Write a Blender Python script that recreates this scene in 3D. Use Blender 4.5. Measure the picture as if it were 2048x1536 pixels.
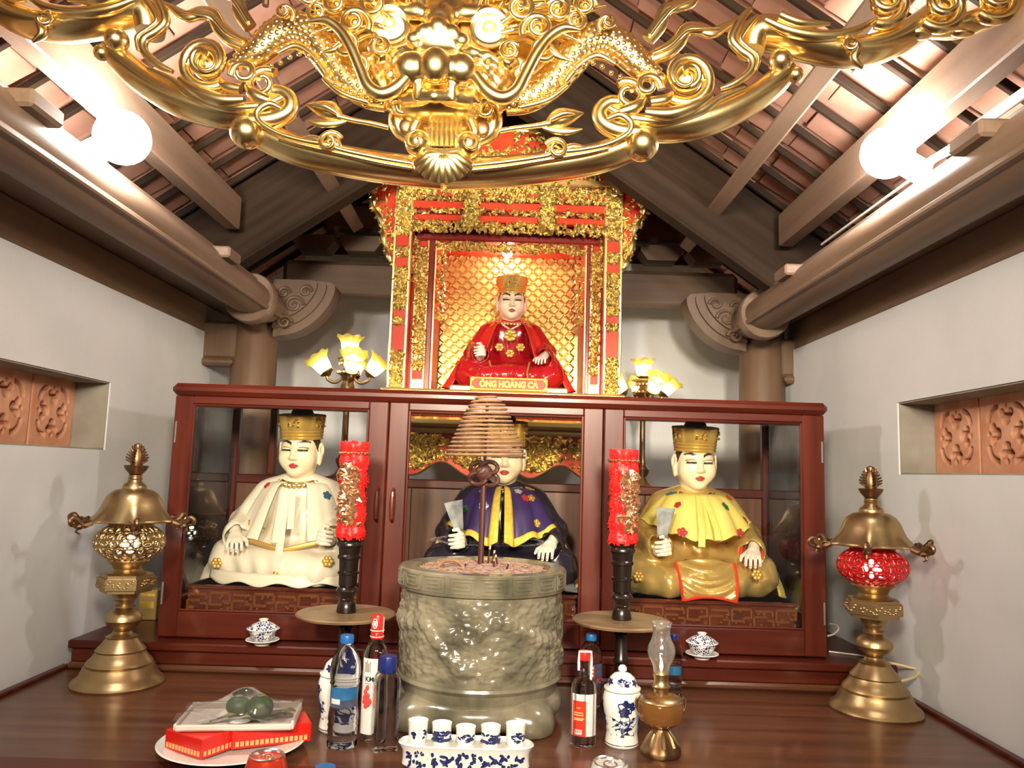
import bpy, math, random
import numpy as np
from mathutils import Vector, Matrix

for o in list(bpy.data.objects):
    bpy.data.objects.remove(o, do_unlink=True)
SC = bpy.context.scene
COL = SC.collection
R = math.radians
PI = math.pi

# ------------------------------------------------------------------ camera
CZ = 1.46                      # eye height above the floor
FPX, PITCH, ROLL = 1540.0, R(6.5), R(1.8)
F_ = Vector((0, math.cos(PITCH), math.sin(PITCH)))
U0 = Vector((0, -math.sin(PITCH), math.cos(PITCH)))
R0 = Vector((1, 0, 0))
RX = R0 * math.cos(ROLL) + U0 * math.sin(ROLL)
UY = -R0 * math.sin(ROLL) + U0 * math.cos(ROLL)
cam_d = bpy.data.cameras.new('camera')
cam_d.sensor_width = 36.0
cam_d.lens = FPX / 2048 * 36.0
cam_d.clip_start = 0.02
cam = bpy.data.objects.new('camera', cam_d)
COL.objects.link(cam)
m4 = Matrix((RX, UY, -F_)).transposed().to_4x4()
m4.translation = (0, 0, CZ)
cam.matrix_world = m4
SC.camera = cam

# ------------------------------------------------------------------ world, hall light, exposure
w = bpy.data.worlds.new('world')
SC.world = w
w.use_nodes = True
w.node_tree.nodes['Background'].inputs[0].default_value = (1.0, 0.86, 0.70, 1)
w.node_tree.nodes['Background'].inputs[1].default_value = 0.09
BULB = 215.0                   # radiance of the two roof bulbs

def area(name, loc, target, sx, sy, power, col):
    d = bpy.data.lights.new(name, 'AREA')
    d.shape = 'RECTANGLE'; d.size = sx; d.size_y = sy; d.energy = power; d.color = col; d.spread = R(68)
    o = bpy.data.objects.new(name, d); COL.objects.link(o)
    o.location = loc
    o.rotation_euler = (Vector(target) - Vector(loc)).to_track_quat('-Z', 'Y').to_euler()
    return o
area('hall_lamp', (0.30, -0.6, CZ + 0.64), (0, 2, CZ + 0.4), 0.20, 0.34, 21, (1.0, 0.86, 0.66))
area('hall_lamp_far', (-0.38, -0.7, CZ + 0.66), (0, 2, CZ + 0.4), 0.20, 0.34, 19, (1.0, 0.86, 0.66))
vs = SC.view_settings
vs.view_transform = 'Standard'; vs.look = 'None'; vs.exposure = 0.0; vs.gamma = 1.0
vs.use_curve_mapping = False

# ------------------------------------------------------------------ placing helpers
def ray(px, py):
    return RX * (px - 1024) - UY * (py - 768) + F_ * FPX
def at(px, py, Y):             # the point of a sight line at depth Y
    r = ray(px, py); p = r * (Y / r.y); p.z += CZ
    return p
def atz(px, py, z):            # ... at a height z relative to the eye
    r = ray(px, py); p = r * (z / r.z); p.z += CZ
    return p
def mpp(p):                    # metres that one pixel spans at point p
    q = Vector((p[0], p[1], p[2] - CZ))
    return q.dot(F_) / FPX
def V3(*a):
    return Vector(a)

# ------------------------------------------------------------------ materials
def mat(name, col, rough=0.5, metal=0.0, col2=None, nscale=8.0, ndet=4.0, bump=0.0, bscale=40.0, coat=0.0,
        trans=0.0, ior=1.45, emit=None, estr=0.0, grain=None, stretch=None, spec=0.5, sss=0.0, contrast=(0.35, 0.65), alpha=1.0):
    m = bpy.data.materials.new(name); m.use_nodes = True
    nt = m.node_tree; n = nt.nodes; L = nt.links
    b = n['Principled BSDF']
    b.inputs['Base Color'].default_value = (*col, 1)
    b.inputs['Roughness'].default_value = rough
    b.inputs['Metallic'].default_value = metal
    b.inputs['IOR'].default_value = ior
    b.inputs['Specular IOR Level'].default_value = spec
    b.inputs['Coat Weight'].default_value = coat
    b.inputs['Coat Roughness'].default_value = 0.12
    b.inputs['Transmission Weight'].default_value = trans
    b.inputs['Alpha'].default_value = alpha
    if sss:
        b.inputs['Subsurface Weight'].default_value = sss
        b.inputs['Subsurface Radius'].default_value = (0.02, 0.012, 0.008)
        b.inputs['Subsurface Scale'].default_value = 0.3
    if emit:
        b.inputs['Emission Color'].default_value = (*emit, 1)
        b.inputs['Emission Strength'].default_value = estr
    tc = n.new('ShaderNodeTexCoord'); mp = n.new('ShaderNodeMapping')
    L.new(tc.outputs['Object'], mp.inputs[0])
    if stretch: mp.inputs['Scale'].default_value = stretch
    if col2 is not None:
        no = n.new('ShaderNodeTexNoise'); no.inputs['Scale'].default_value = nscale; no.inputs['Detail'].default_value = ndet
        L.new(mp.outputs[0], no.inputs['Vector'])
        fac = no.outputs['Fac']
        if grain:
            wv = n.new('ShaderNodeTexWave'); wv.inputs['Scale'].default_value = grain; wv.inputs['Distortion'].default_value = 6
            wv.inputs['Detail'].default_value = 3; wv.inputs['Detail Scale'].default_value = 1.5
            L.new(mp.outputs[0], wv.inputs['Vector'])
            mx = n.new('ShaderNodeMath'); mx.operation = 'MULTIPLY_ADD'; mx.inputs[1].default_value = 0.45; mx.inputs[2].default_value = 0.0
            L.new(wv.outputs['Fac'], mx.inputs[0])
            ad = n.new('ShaderNodeMath'); ad.operation = 'MULTIPLY_ADD'; ad.inputs[1].default_value = 0.6
            L.new(no.outputs['Fac'], ad.inputs[0]); L.new(mx.outputs[0], ad.inputs[2]); fac = ad.outputs[0]
        cr = n.new('ShaderNodeValToRGB')
        cr.color_ramp.elements[0].position = contrast[0]; cr.color_ramp.elements[1].position = contrast[1]
        cr.color_ramp.elements[0].color = (*col, 1); cr.color_ramp.elements[1].color = (*col2, 1)
        L.new(fac, cr.inputs[0]); L.new(cr.outputs[0], b.inputs['Base Color'])
    if bump:
        nb = n.new('ShaderNodeTexNoise'); nb.inputs['Scale'].default_value = bscale; nb.inputs['Detail'].default_value = 5
        L.new(mp.outputs[0], nb.inputs['Vector'])
        bp = n.new('ShaderNodeBump'); bp.inputs['Strength'].default_value = bump; bp.inputs['Distance'].default_value = 0.004
        L.new(nb.outputs['Fac'], bp.inputs['Height']); L.new(bp.outputs[0], b.inputs['Normal'])
    return m

def thin_glass(name, tint=(1, 1, 1), refl=1.0, rough=0.0, haze=0.0, hazecol=(1, 1, 1)):
    m = bpy.data.materials.new(name); m.use_nodes = True
    nt = m.node_tree; n = nt.nodes; L = nt.links
    n.remove(n['Principled BSDF'])
    tr = n.new('ShaderNodeBsdfTransparent'); tr.inputs[0].default_value = (*tint, 1)
    gl = n.new('ShaderNodeBsdfGlossy'); gl.inputs['Roughness'].default_value = rough
    fr = n.new('ShaderNodeFresnel'); fr.inputs[0].default_value = 1.5
    mu = n.new('ShaderNodeMath'); mu.operation = 'MULTIPLY'; mu.inputs[1].default_value = refl
    L.new(fr.outputs[0], mu.inputs[0])
    mx = n.new('ShaderNodeMixShader'); L.new(mu.outputs[0], mx.inputs[0])
    L.new(tr.outputs[0], mx.inputs[1]); L.new(gl.outputs[0], mx.inputs[2])
    out = mx.outputs[0]
    if haze:
        df = n.new('ShaderNodeBsdfDiffuse'); df.inputs[0].default_value = (*hazecol, 1)
        m2 = n.new('ShaderNodeMixShader'); m2.inputs[0].default_value = haze
        L.new(out, m2.inputs[1]); L.new(df.outputs[0], m2.inputs[2]); out = m2.outputs[0]
    L.new(out, n['Material Output'].inputs[0])
    return m

def shade_glass(name, col, transl=0.6):
    m = bpy.data.materials.new(name); m.use_nodes = True
    nt = m.node_tree; n = nt.nodes; L = nt.links
    n.remove(n['Principled BSDF'])
    tl = n.new('ShaderNodeBsdfTranslucent'); tl.inputs[0].default_value = (*col, 1)
    df = n.new('ShaderNodeBsdfDiffuse'); df.inputs[0].default_value = (*col, 1)
    gl = n.new('ShaderNodeBsdfGlossy'); gl.inputs['Roughness'].default_value = 0.1
    tr = n.new('ShaderNodeBsdfTransparent'); tr.inputs[0].default_value = (*col, 1)
    a = n.new('ShaderNodeMixShader'); a.inputs[0].default_value = transl
    L.new(df.outputs[0], a.inputs[1]); L.new(tl.outputs[0], a.inputs[2])
    c = n.new('ShaderNodeMixShader'); c.inputs[0].default_value = 0.22
    L.new(a.outputs[0], c.inputs[1]); L.new(tr.outputs[0], c.inputs[2])
    d = n.new('ShaderNodeMixShader'); d.inputs[0].default_value = 0.06
    L.new(c.outputs[0], d.inputs[1]); L.new(gl.outputs[0], d.inputs[2])
    L.new(d.outputs[0], n['Material Output'].inputs[0])
    return m

def attr_mat(name, rough=0.35, coat=0.3, sss=0.15):
    m = mat(name, (0.8, 0.8, 0.8), rough, coat=coat, sss=sss)
    n = m.node_tree.nodes; L = m.node_tree.links
    a = n.new('ShaderNodeAttribute'); a.attribute_name = 'paint'
    L.new(a.outputs['Color'], n['Principled BSDF'].inputs['Base Color'])
    return m

def porcelain(name, scale, lo, hi, z0=None, z1=None):
    """white glazed china with cobalt brush painting between two heights"""
    m = mat(name, (0.8, 0.8, 0.78), 0.18, coat=0.5)
    nt = m.node_tree; n = nt.nodes; L = nt.links; b = n['Principled BSDF']
    tc = n.new('ShaderNodeTexCoord')
    no = n.new('ShaderNodeTexNoise'); no.inputs['Scale'].default_value = scale; no.inputs['Detail'].default_value = 3.0; no.inputs['Roughness'].default_value = 0.62
    L.new(tc.outputs['Object'], no.inputs['Vector'])
    cr = n.new('ShaderNodeValToRGB'); e = cr.color_ramp.elements
    e[0].position = lo; e[0].color = (0, 0, 0, 1); e[1].position = hi; e[1].color = (1, 1, 1, 1)
    L.new(no.outputs['Fac'], cr.inputs[0])
    v = n.new('ShaderNodeTexVoronoi'); v.inputs['Scale'].default_value = scale * 2.2; v.feature = 'DISTANCE_TO_EDGE'
    L.new(tc.outputs['Object'], v.inputs['Vector'])
    vr = n.new('ShaderNodeMath'); vr.operation = 'GREATER_THAN'; vr.inputs[1].default_value = 0.09
    L.new(v.outputs['Distance'], vr.inputs[0])
    mu = n.new('ShaderNodeMath'); mu.operation = 'MULTIPLY'
    L.new(cr.outputs[0], mu.inputs[0]); L.new(vr.outputs[0], mu.inputs[1]); fac = mu.outputs[0]
    if z0 is not None:
        sp = n.new('ShaderNodeSeparateXYZ'); L.new(tc.outputs['Object'], sp.inputs[0])
        for op, val in (('GREATER_THAN', z0), ('LESS_THAN', z1)):
            g = n.new('ShaderNodeMath'); g.operation = op; g.inputs[1].default_value = val
            L.new(sp.outputs[2], g.inputs[0])
            k = n.new('ShaderNodeMath'); k.operation = 'MULTIPLY'; L.new(fac, k.inputs[0]); L.new(g.outputs[0], k.inputs[1]); fac = k.outputs[0]
    mx = n.new('ShaderNodeMix'); mx.data_type = 'RGBA'
    mx.inputs[6].default_value = (0.78, 0.77, 0.74, 1); mx.inputs[7].default_value = (0.012, 0.022, 0.11, 1)
    L.new(fac, mx.inputs[0]); L.new(mx.outputs[2], b.inputs['Base Color'])
    return m

MT = {}
MT['plaster'] = mat('plaster', (0.57, 0.585, 0.61), 0.9, col2=(0.64, 0.655, 0.68), nscale=3, bump=0.15, bscale=60)
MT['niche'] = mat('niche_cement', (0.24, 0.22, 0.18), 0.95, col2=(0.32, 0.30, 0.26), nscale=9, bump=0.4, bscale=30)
MT['terracotta'] = mat('terracotta', (0.50, 0.22, 0.12), 0.85, col2=(0.62, 0.32, 0.20), nscale=14, bump=0.3, bscale=60)
MT['rooftile'] = mat('roof_tile', (0.36, 0.17, 0.11), 0.85, col2=(0.48, 0.27, 0.19), nscale=5, bump=0.15)
MT['shadewood'] = mat('shade_dark_wood', (0.024, 0.014, 0.008), 0.85, spec=0.2, col2=(0.038, 0.023, 0.014), nscale=4, stretch=(0.5, 9, 9))  # roof shade put into the colour, far darker than the other beams
MT['beam'] = mat('beam_wood', (0.15, 0.095, 0.06), 0.55, col2=(0.24, 0.16, 0.11), nscale=4, ndet=8, stretch=(8, 0.5, 8), bump=0.05, contrast=(0.25, 0.8))
MT['beamx'] = mat('cross_beam_wood', (0.09, 0.055, 0.034), 0.6, col2=(0.14, 0.09, 0.058), nscale=4, ndet=8, stretch=(0.5, 8, 8), bump=0.05, contrast=(0.25, 0.8))
MT['post'] = mat('post_wood', (0.10, 0.058, 0.034), 0.5, col2=(0.16, 0.095, 0.056), nscale=4, ndet=8, stretch=(8, 8, 0.5), bump=0.05, contrast=(0.25, 0.8))
MT['floor'] = mat('floor_tile', (0.22, 0.10, 0.07), 0.5, col2=(0.30, 0.15, 0.10), nscale=4)
MT['table'] = mat('table_wood', (0.055, 0.016, 0.008), 0.30, col2=(0.135, 0.052, 0.024), nscale=3.0, ndet=6, stretch=(0.55, 9, 9), bump=0.02, coat=0.2, contrast=(0.3, 0.7))
MT['mahog'] = mat('mahogany', (0.050, 0.0062, 0.0026), 0.36, col2=(0.090, 0.0145, 0.006), nscale=4, ndet=6, stretch=(0.6, 7, 7), coat=0.08, spec=0.35)
MT['mahogv'] = mat('mahogany_upright', (0.050, 0.0062, 0.0026), 0.36, col2=(0.090, 0.0145, 0.006), nscale=4, ndet=6, stretch=(7, 7, 0.6), coat=0.08, spec=0.35)
MT['panelwood'] = mat('panel_wood', (0.08, 0.03, 0.016), 0.4, col2=(0.14, 0.058, 0.03), nscale=5, ndet=6, stretch=(8, 8, 0.6))
MT['gold'] = mat('gilding', (1.0, 0.80, 0.40), 0.22, 1.0, col2=(0.98, 0.73, 0.32), nscale=12, bump=0.12, bscale=25)
MT['goldfine'] = mat('gold_leaf', (1.0, 0.82, 0.36), 0.30, 1.0)
MT['goldpaint'] = mat('gold_paint', (0.70, 0.48, 0.17), 0.34, 0.75, coat=0.2)
MT['redlac'] = mat('red_lacquer', (0.58, 0.035, 0.010), 0.42, col2=(0.68, 0.06, 0.018), nscale=10, spec=0.3)
MT['darkred'] = mat('dark_red_lacquer', (0.20, 0.015, 0.010), 0.3, coat=0.4)
MT['brownlac'] = mat('brown_lacquer', (0.075, 0.016, 0.008), 0.16, col2=(0.12, 0.03, 0.012), nscale=20, coat=0.8)
MT['brass'] = mat('brass', (0.50, 0.36, 0.18), 0.36, 1.0, col2=(0.38, 0.26, 0.13), nscale=9, bump=0.1, bscale=60)
MT['bronze'] = mat('old_brass', (0.27, 0.16, 0.08), 0.42, 1.0, col2=(0.17, 0.095, 0.05), nscale=30)
MT['stone'] = mat('jade_stone', (0.066, 0.062, 0.042), 0.22, col2=(0.24, 0.215, 0.15), nscale=11, ndet=9, bump=0.12, bscale=70, coat=0.4, contrast=(0.32, 0.70))
MT['ash'] = mat('incense_ash', (0.40, 0.34, 0.29), 0.95, col2=(0.30, 0.19, 0.14), nscale=90, bump=0.9, bscale=140, contrast=(0.45, 0.55))
MT['incense'] = mat('incense_coil', (0.19, 0.10, 0.052), 0.85, col2=(0.27, 0.155, 0.085), nscale=60)
MT['incensered'] = mat('incense_stick', (0.045, 0.010, 0.007), 0.5)
MT['crumb'] = mat('incense_crumb', (0.30, 0.17, 0.12), 0.9)
MT['glintlac'] = mat('glint_lacquer', (0.26, 0.09, 0.038), 0.16, 0.4, coat=0.8)  # brown lacquer of the fretwork, lightened so its glints are in the colour
MT['darkwood'] = mat('turned_dark_wood', (0.010, 0.005, 0.0035), 0.30, coat=0.3)
MT['discwood'] = mat('pale_wood', (0.15, 0.09, 0.042), 0.45, col2=(0.21, 0.135, 0.068), nscale=6, grain=3, stretch=(1, 7, 7))
MT['candle'] = mat('red_candle', (0.75, 0.01, 0.008), 0.45, sss=0.1)
MT['candlegold'] = mat('candle_gold_foil', (0.62, 0.34, 0.18), 0.32, 0.9)
MT['china'] = mat('white_china', (0.78, 0.77, 0.74), 0.18, coat=0.5)
MT['bluewhite'] = porcelain('blue_white_china', 26, 0.50, 0.58)
MT['bluewhite_s'] = porcelain('blue_white_small', 60, 0.41, 0.48)
MT['cobalt'] = mat('cobalt_glaze', (0.012, 0.02, 0.10), 0.15, coat=0.5)
MT['face'] = attr_mat('painted_face')
MT['skin'] = mat('statue_skin', (0.78, 0.66, 0.48), 0.35, coat=0.3, sss=0.1)
MT['skinpale'] = mat('statue_skin_pale', (0.82, 0.76, 0.66), 0.35, coat=0.3)
MT['nail'] = mat('nail_red', (0.45, 0.03, 0.02), 0.3)
MT['hatgold'] = mat('hat_gold', (0.84, 0.56, 0.15), 0.18, 0.65, coat=0.5)
MT['black'] = mat('black_gloss', (0.008, 0.008, 0.009), 0.12, coat=0.5)
MT['whiterobe'] = mat('white_robe', (0.80, 0.73, 0.60), 0.3, coat=0.25)
MT['whitecloth'] = mat('white_cloth', (0.78, 0.71, 0.59), 0.75, bump=0.1, bscale=180)
MT['purple'] = mat('purple_satin', (0.030, 0.016, 0.085), 0.42, col2=(0.05, 0.026, 0.13), nscale=10)
MT['darkrobe'] = mat('dark_robe', (0.02, 0.016, 0.03), 0.22, coat=0.4)
MT['yellowtrim'] = mat('yellow_trim', (0.82, 0.62, 0.10), 0.5, col2=(0.68, 0.46, 0.06), nscale=80)
MT['yellowcloth'] = mat('yellow_gauze', (0.78, 0.66, 0.18), 0.65, col2=(0.72, 0.58, 0.13), nscale=14)
MT['goldrobe'] = mat('gold_robe', (0.78, 0.55, 0.18), 0.26, 0.6, bump=0.25, bscale=60, coat=0.3)
MT['redrobe'] = mat('red_robe', (0.42, 0.010, 0.014), 0.2, coat=0.6)
MT['redcloth'] = mat('red_cloth', (0.68, 0.035, 0.018), 0.55, col2=(0.58, 0.02, 0.012), nscale=30)
MT['emb_blue'] = mat('blue_thread', (0.035, 0.10, 0.18), 0.5)
MT['emb_green'] = mat('green_thread', (0.02, 0.13, 0.05), 0.5)
MT['emb_red'] = mat('red_thread', (0.40, 0.03, 0.03), 0.5)
MT['emb_gold'] = mat('gold_thread', (0.66, 0.42, 0.10), 0.4, 0.6)
MT['emb_silver'] = mat('silver_thread', (0.55, 0.54, 0.56), 0.4, 0.5)
MT['note'] = mat('banknote', (0.22, 0.24, 0.26), 0.7, col2=(0.36, 0.37, 0.38), nscale=40)
MT['glass'] = thin_glass('pane_glass', (0.97, 0.97, 0.96), 0.9)
MT['petglass'] = mat('clear_bottle', (0.95, 0.97, 1.0), 0.03, trans=1.0, ior=1.32)
MT['chimney'] = thin_glass('lamp_chimney_glass', (0.93, 0.90, 0.86), 2.0, haze=0.06)
MT['amber'] = mat('amber_glass', (0.42, 0.20, 0.06), 0.08, trans=0.7, ior=1.3)
MT['film'] = thin_glass('plastic_film', (0.98, 0.98, 0.98), 0.9, 0.05, haze=0.03)
MT['capblue'] = mat('blue_cap', (0.012, 0.11, 0.34), 0.35)
MT['capnavy'] = mat('navy_cap', (0.010, 0.018, 0.13), 0.35)
MT['capred'] = mat('red_cap', (0.55, 0.02, 0.015), 0.3, coat=0.3)
MT['labelblue'] = mat('blue_label', (0.03, 0.17, 0.36), 0.3, col2=(0.02, 0.10, 0.25), nscale=30)
MT['labelnavy'] = mat('navy_label', (0.02, 0.035, 0.09), 0.3, col2=(0.10, 0.11, 0.16), nscale=25)
MT['labelwhite'] = mat('white_label', (0.66, 0.63, 0.62), 0.5)
MT['labelred'] = mat('red_label', (0.58, 0.035, 0.015), 0.4)
MT['ink'] = mat('black_ink', (0.015, 0.013, 0.015), 0.6)
MT['redink'] = mat('red_ink', (0.60, 0.04, 0.03), 0.6)
MT['redbox'] = mat('red_card', (0.62, 0.012, 0.006), 0.35, coat=0.2)
MT['boxprint'] = mat('box_print', (0.85, 0.42, 0.16), 0.5)
MT['foam'] = mat('foam_tray', (0.70, 0.62, 0.55), 0.7)
MT['green'] = mat('areca_green', (0.016, 0.038, 0.010), 0.5, col2=(0.04, 0.065, 0.02), nscale=20)
MT['palegreen'] = mat('betel_leaf', (0.15, 0.17, 0.06), 0.5, col2=(0.22, 0.22, 0.10), nscale=25)
MT['steel'] = mat('can_metal', (0.72, 0.72, 0.72), 0.25, 1.0)
MT['canred'] = mat('can_red', (0.66, 0.05, 0.02), 0.25, 0.4)
MT['canwhite'] = mat('can_white', (0.70, 0.66, 0.62), 0.3, 0.3)
MT['tulip'] = shade_glass('yellow_shade_glass', (0.92, 0.78, 0.16))
MT['tulipwhite'] = shade_glass('white_shade_glass', (0.95, 0.93, 0.86))
MT['redglobe'] = mat('red_globe', (0.50, 0.015, 0.012), 0.25, 0.35, coat=0.4)
MT['cable'] = mat('pale_cable', (0.62, 0.48, 0.26), 0.5)
MT['cablewhite'] = mat('white_cable', (0.6, 0.56, 0.5), 0.5)
MT['whitepl'] = mat('white_plastic', (0.75, 0.74, 0.70), 0.4)
MT['eyewhite'] = mat('dragon_eye_white', (0.75, 0.73, 0.66), 0.25, coat=0.4)
MT['flame'] = mat('lamp_flame', (1, 0.8, 0.5), 0.5, emit=(1.0, 0.62, 0.28), estr=14)
MT['bulb'] = mat('bulb_glow', (1, 1, 1), 0.5, emit=(1.0, 0.95, 0.89), estr=BULB)
MT['tulipbulb'] = mat('tulip_bulb_glow', (1, 1, 1), 0.5, emit=(1.0, 0.88, 0.62), estr=26)
MT['nichebulb'] = mat('niche_bulb_glow', (1, 1, 1), 0.5, emit=(1.0, 0.86, 0.84), estr=260)
MT['lampbulb'] = mat('lamp_bulb_glow', (1, 1, 1), 0.5, emit=(1.0, 0.93, 0.80), estr=40)
MT['lampbulbred'] = mat('lamp_bulb_red_glow', (1, 1, 1), 0.5, emit=(1.0, 0.55, 0.55), estr=26)

# ------------------------------------------------------------------ objects
def link(o):
    COL.objects.link(o); return o
def tag(o, label=None, cat=None, group=None, kind=None):
    if label: o['label'] = label
    if cat: o['category'] = cat
    if group: o['group'] = group
    if kind: o['kind'] = kind
    return o
def thing(name, loc, label, cat, group=None, rz=0.0):
    o = link(bpy.data.objects.new(name, None))
    o.empty_display_size = 0.05
    o.location = loc; o.rotation_euler = (0, 0, rz)
    return tag(o, label, cat, group)
def copy_tree(o, parent=None):
    c = link(o.copy()); c.parent = parent
    for ch in list(o.children): copy_tree(ch, c)
    return c

class MB:
    """collects shapes into one mesh"""
    def __init__(s):
        s.v = []; s.f = []
    def add(s, vs, fs, M=None):
        b = len(s.v)
        if M is not None: vs = [M @ Vector(q) for q in vs]
        s.v.extend([tuple(q) for q in vs]); s.f.extend([tuple(i + b for i in q) for q in fs]); return s
    def box(s, c, d, b=0.0, M=None):
        """box centred c, full size d, chamfer b"""
        hx, hy, hz = d[0] / 2, d[1] / 2, d[2] / 2
        if b <= 0:
            vs = [(c[0] + x * hx, c[1] + y * hy, c[2] + z * hz) for x in (-1, 1) for y in (-1, 1) for z in (-1, 1)]
            return s.add(vs, [(0, 1, 3, 2), (4, 6, 7, 5), (0, 4, 5, 1), (2, 3, 7, 6), (0, 2, 6, 4), (1, 5, 7, 3)], M)
        b = min(b, hx * .95, hy * .95, hz * .95)
        vs = []; ix = {}
        for x in (-1, 1):
            for y in (-1, 1):
                for z in (-1, 1):
                    for a in range(3):
                        q = [x * (hx - b), y * (hy - b), z * (hz - b)]
                        q[a] = (x * hx, y * hy, z * hz)[a]
                        ix[(x, y, z, a)] = len(vs); vs.append((c[0] + q[0], c[1] + q[1], c[2] + q[2]))
        fs = []
        for a in range(3):
            for sg in (-1, 1):
                u, v = [k for k in range(3) if k != a]
                lp = []
                for (p, q) in ((-1, -1), (1, -1), (1, 1), (-1, 1)):
                    k = [0, 0, 0]; k[a] = sg; k[u] = p; k[v] = q; lp.append(ix[(*k, a)])
                if (sg > 0) == (a == 1): lp.reverse()
                fs.append(tuple(lp))
        for a in range(3):
            u, v = [k for k in range(3) if k != a]
            for p in (-1, 1):
                for q in (-1, 1):
                    k0 = [0, 0, 0]; k0[u] = p; k0[v] = q; k1 = list(k0); k0[a] = -1; k1[a] = 1
                    fs.append((ix[(*k0, u)], ix[(*k1, u)], ix[(*k1, v)], ix[(*k0, v)]))
        for x in (-1, 1):
            for y in (-1, 1):
                for z in (-1, 1):
                    fs.append((ix[(x, y, z, 0)], ix[(x, y, z, 1)], ix[(x, y, z, 2)]))
        return s.add(vs, fs, M)
    def lathe(s, prof, n=40, c=(0, 0, 0), sx=1.0, sy=1.0, M=None, cap=True, wob=None):
        vs = []; fs = []; m = len(prof)
        for i, (r, z) in enumerate(prof):
            for k in range(n):
                a = 2 * PI * k / n
                rr = r * (1 + (wob(a, i / (m - 1)) if wob else 0))
                vs.append((c[0] + rr * math.cos(a) * sx, c[1] + rr * math.sin(a) * sy, c[2] + z))
        for i in range(m - 1):
            for k in range(n):
                k2 = (k + 1) % n
                fs.append((i * n + k, i * n + k2, (i + 1) * n + k2, (i + 1) * n + k))
        if cap:
            if prof[0][0] > 1e-5: fs.append(tuple(range(n - 1, -1, -1)))
            if prof[-1][0] > 1e-5: fs.append(tuple((m - 1) * n + k for k in range(n)))
        return s.add(vs, fs, M)
    def sphere(s, c, r, n=16, m=10, M=None):
        if not hasattr(r, '__len__'): r = (r, r, r)
        vs = [(c[0], c[1], c[2] - r[2])]; fs = []
        for i in range(1, m):
            t = PI * i / m - PI / 2
            for k in range(n):
                a = 2 * PI * k / n
                vs.append((c[0] + r[0] * math.cos(t) * math.cos(a), c[1] + r[1] * math.cos(t) * math.sin(a), c[2] + r[2] * math.sin(t)))
        vs.append((c[0], c[1], c[2] + r[2])); L = len(vs) - 1
        for k in range(n):
            k2 = (k + 1) % n
            fs.append((0, 1 + k2, 1 + k)); fs.append((L, L - n + k, L - n + k2))
        for i in range(m - 2):
            for k in range(n):
                k2 = (k + 1) % n
                fs.append((1 + i * n + k, 1 + i * n + k2, 1 + (i + 1) * n + k2, 1 + (i + 1) * n + k))
        return s.add(vs, fs, M)
    def tube(s, pts, rad, n=10, flat=1.0, fdir=None, M=None, closed=False):
        """sweep a circle (or an ellipse, flattened along fdir) along pts with radius per point"""
        P = [Vector(p) for p in pts]; m = len(P)
        if not hasattr(rad, '__len__'): rad = [rad] * m
        vs = []; fs = []; up = Vector(fdir) if fdir else None; prev = None
        for i in range(m):
            if closed: t = P[(i + 1) % m] - P[i - 1]
            else: t = P[min(i + 1, m - 1)] - P[max(i - 1, 0)]
            if t.length < 1e-9: t = Vector((0, 0, 1))
            t.normalize()
            if up is not None:
                a = up - t * up.dot(t)
                if a.length < 1e-4: a = t.orthogonal()
            elif prev is None: a = t.orthogonal()
            else:
                a = prev - t * prev.dot(t)
                if a.length < 1e-6: a = t.orthogonal()
            a.normalize(); prev = a; b = t.cross(a)
            for k in range(n):
                w = 2 * PI * k / n
                vs.append(P[i] + a * (rad[i] * flat * math.cos(w)) + b * (rad[i] * math.sin(w)))
        for i in range(m if closed else m - 1):
            j = (i + 1) % m
            for k in range(n):
                k2 = (k + 1) % n
                fs.append((i * n + k, i * n + k2, j * n + k2, j * n + k))
        if not closed:
            fs.append(tuple(range(n - 1, -1, -1))); fs.append(tuple((m - 1) * n + k for k in range(n)))
        return s.add(vs, fs, M)
    def prism(s, out, y0, y1, M=None):
        """outline [(x, z)] extruded from y0 to y1"""
        n = len(out)
        vs = [(x, y0, z) for x, z in out] + [(x, y1, z) for x, z in out]
        fs = [tuple(range(n)), tuple(range(2 * n - 1, n - 1, -1))]
        fs += [(i, i + n, (i + 1) % n + n, (i + 1) % n) for i in range(n)]
        return s.add(vs, fs, M)
    def grid(s, fn, nu, nv, wrap=False):
        vs = [fn(i / (nu - (0 if wrap else 1)), j / (nv - 1)) for j in range(nv) for i in range(nu)]
        fs = []
        for j in range(nv - 1):
            for i in range(nu if wrap else nu - 1):
                i2 = (i + 1) % nu
                fs.append((j * nu + i, j * nu + i2, (j + 1) * nu + i2, (j + 1) * nu + i))
        return s.add(vs, fs)
    def mesh(s, name, smooth=35):
        me = bpy.data.meshes.new(name)
        me.from_pydata(s.v, [], s.f)
        if smooth:
            me.polygons.foreach_set('use_smooth', [True] * len(me.polygons))
            me.set_sharp_from_angle(angle=R(smooth))
        me.update()
        return me
    def build(s, name, m, parent=None, off=None, smooth=35, recalc=False, **kw):
        if off is not None: s.v = [(q[0] - off[0], q[1] - off[1], q[2] - off[2]) for q in s.v]
        me = s.mesh(name, smooth)
        if recalc:
            import bmesh
            bm = bmesh.new(); bm.from_mesh(me); bmesh.ops.recalc_face_normals(bm, faces=bm.faces); bm.to_mesh(me); bm.free()
        return put(name, me, m, parent, **kw)

def put(name, me, m, parent=None, loc=None, rot=None, label=None, kind=None):
    o = link(bpy.data.objects.new(name, me))
    if m is not None:
        me.materials.clear(); me.materials.append(MT[m] if isinstance(m, str) else m)
    o.parent = parent
    if loc is not None: o.location = loc
    if rot is not None: o.rotation_euler = rot
    if label: o['label'] = label
    if kind: o['kind'] = kind
    return o
def solid(o, t, off=0.0):
    md = o.modifiers.new('thickness', 'SOLIDIFY'); md.thickness = t; md.offset = off; return o

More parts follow.
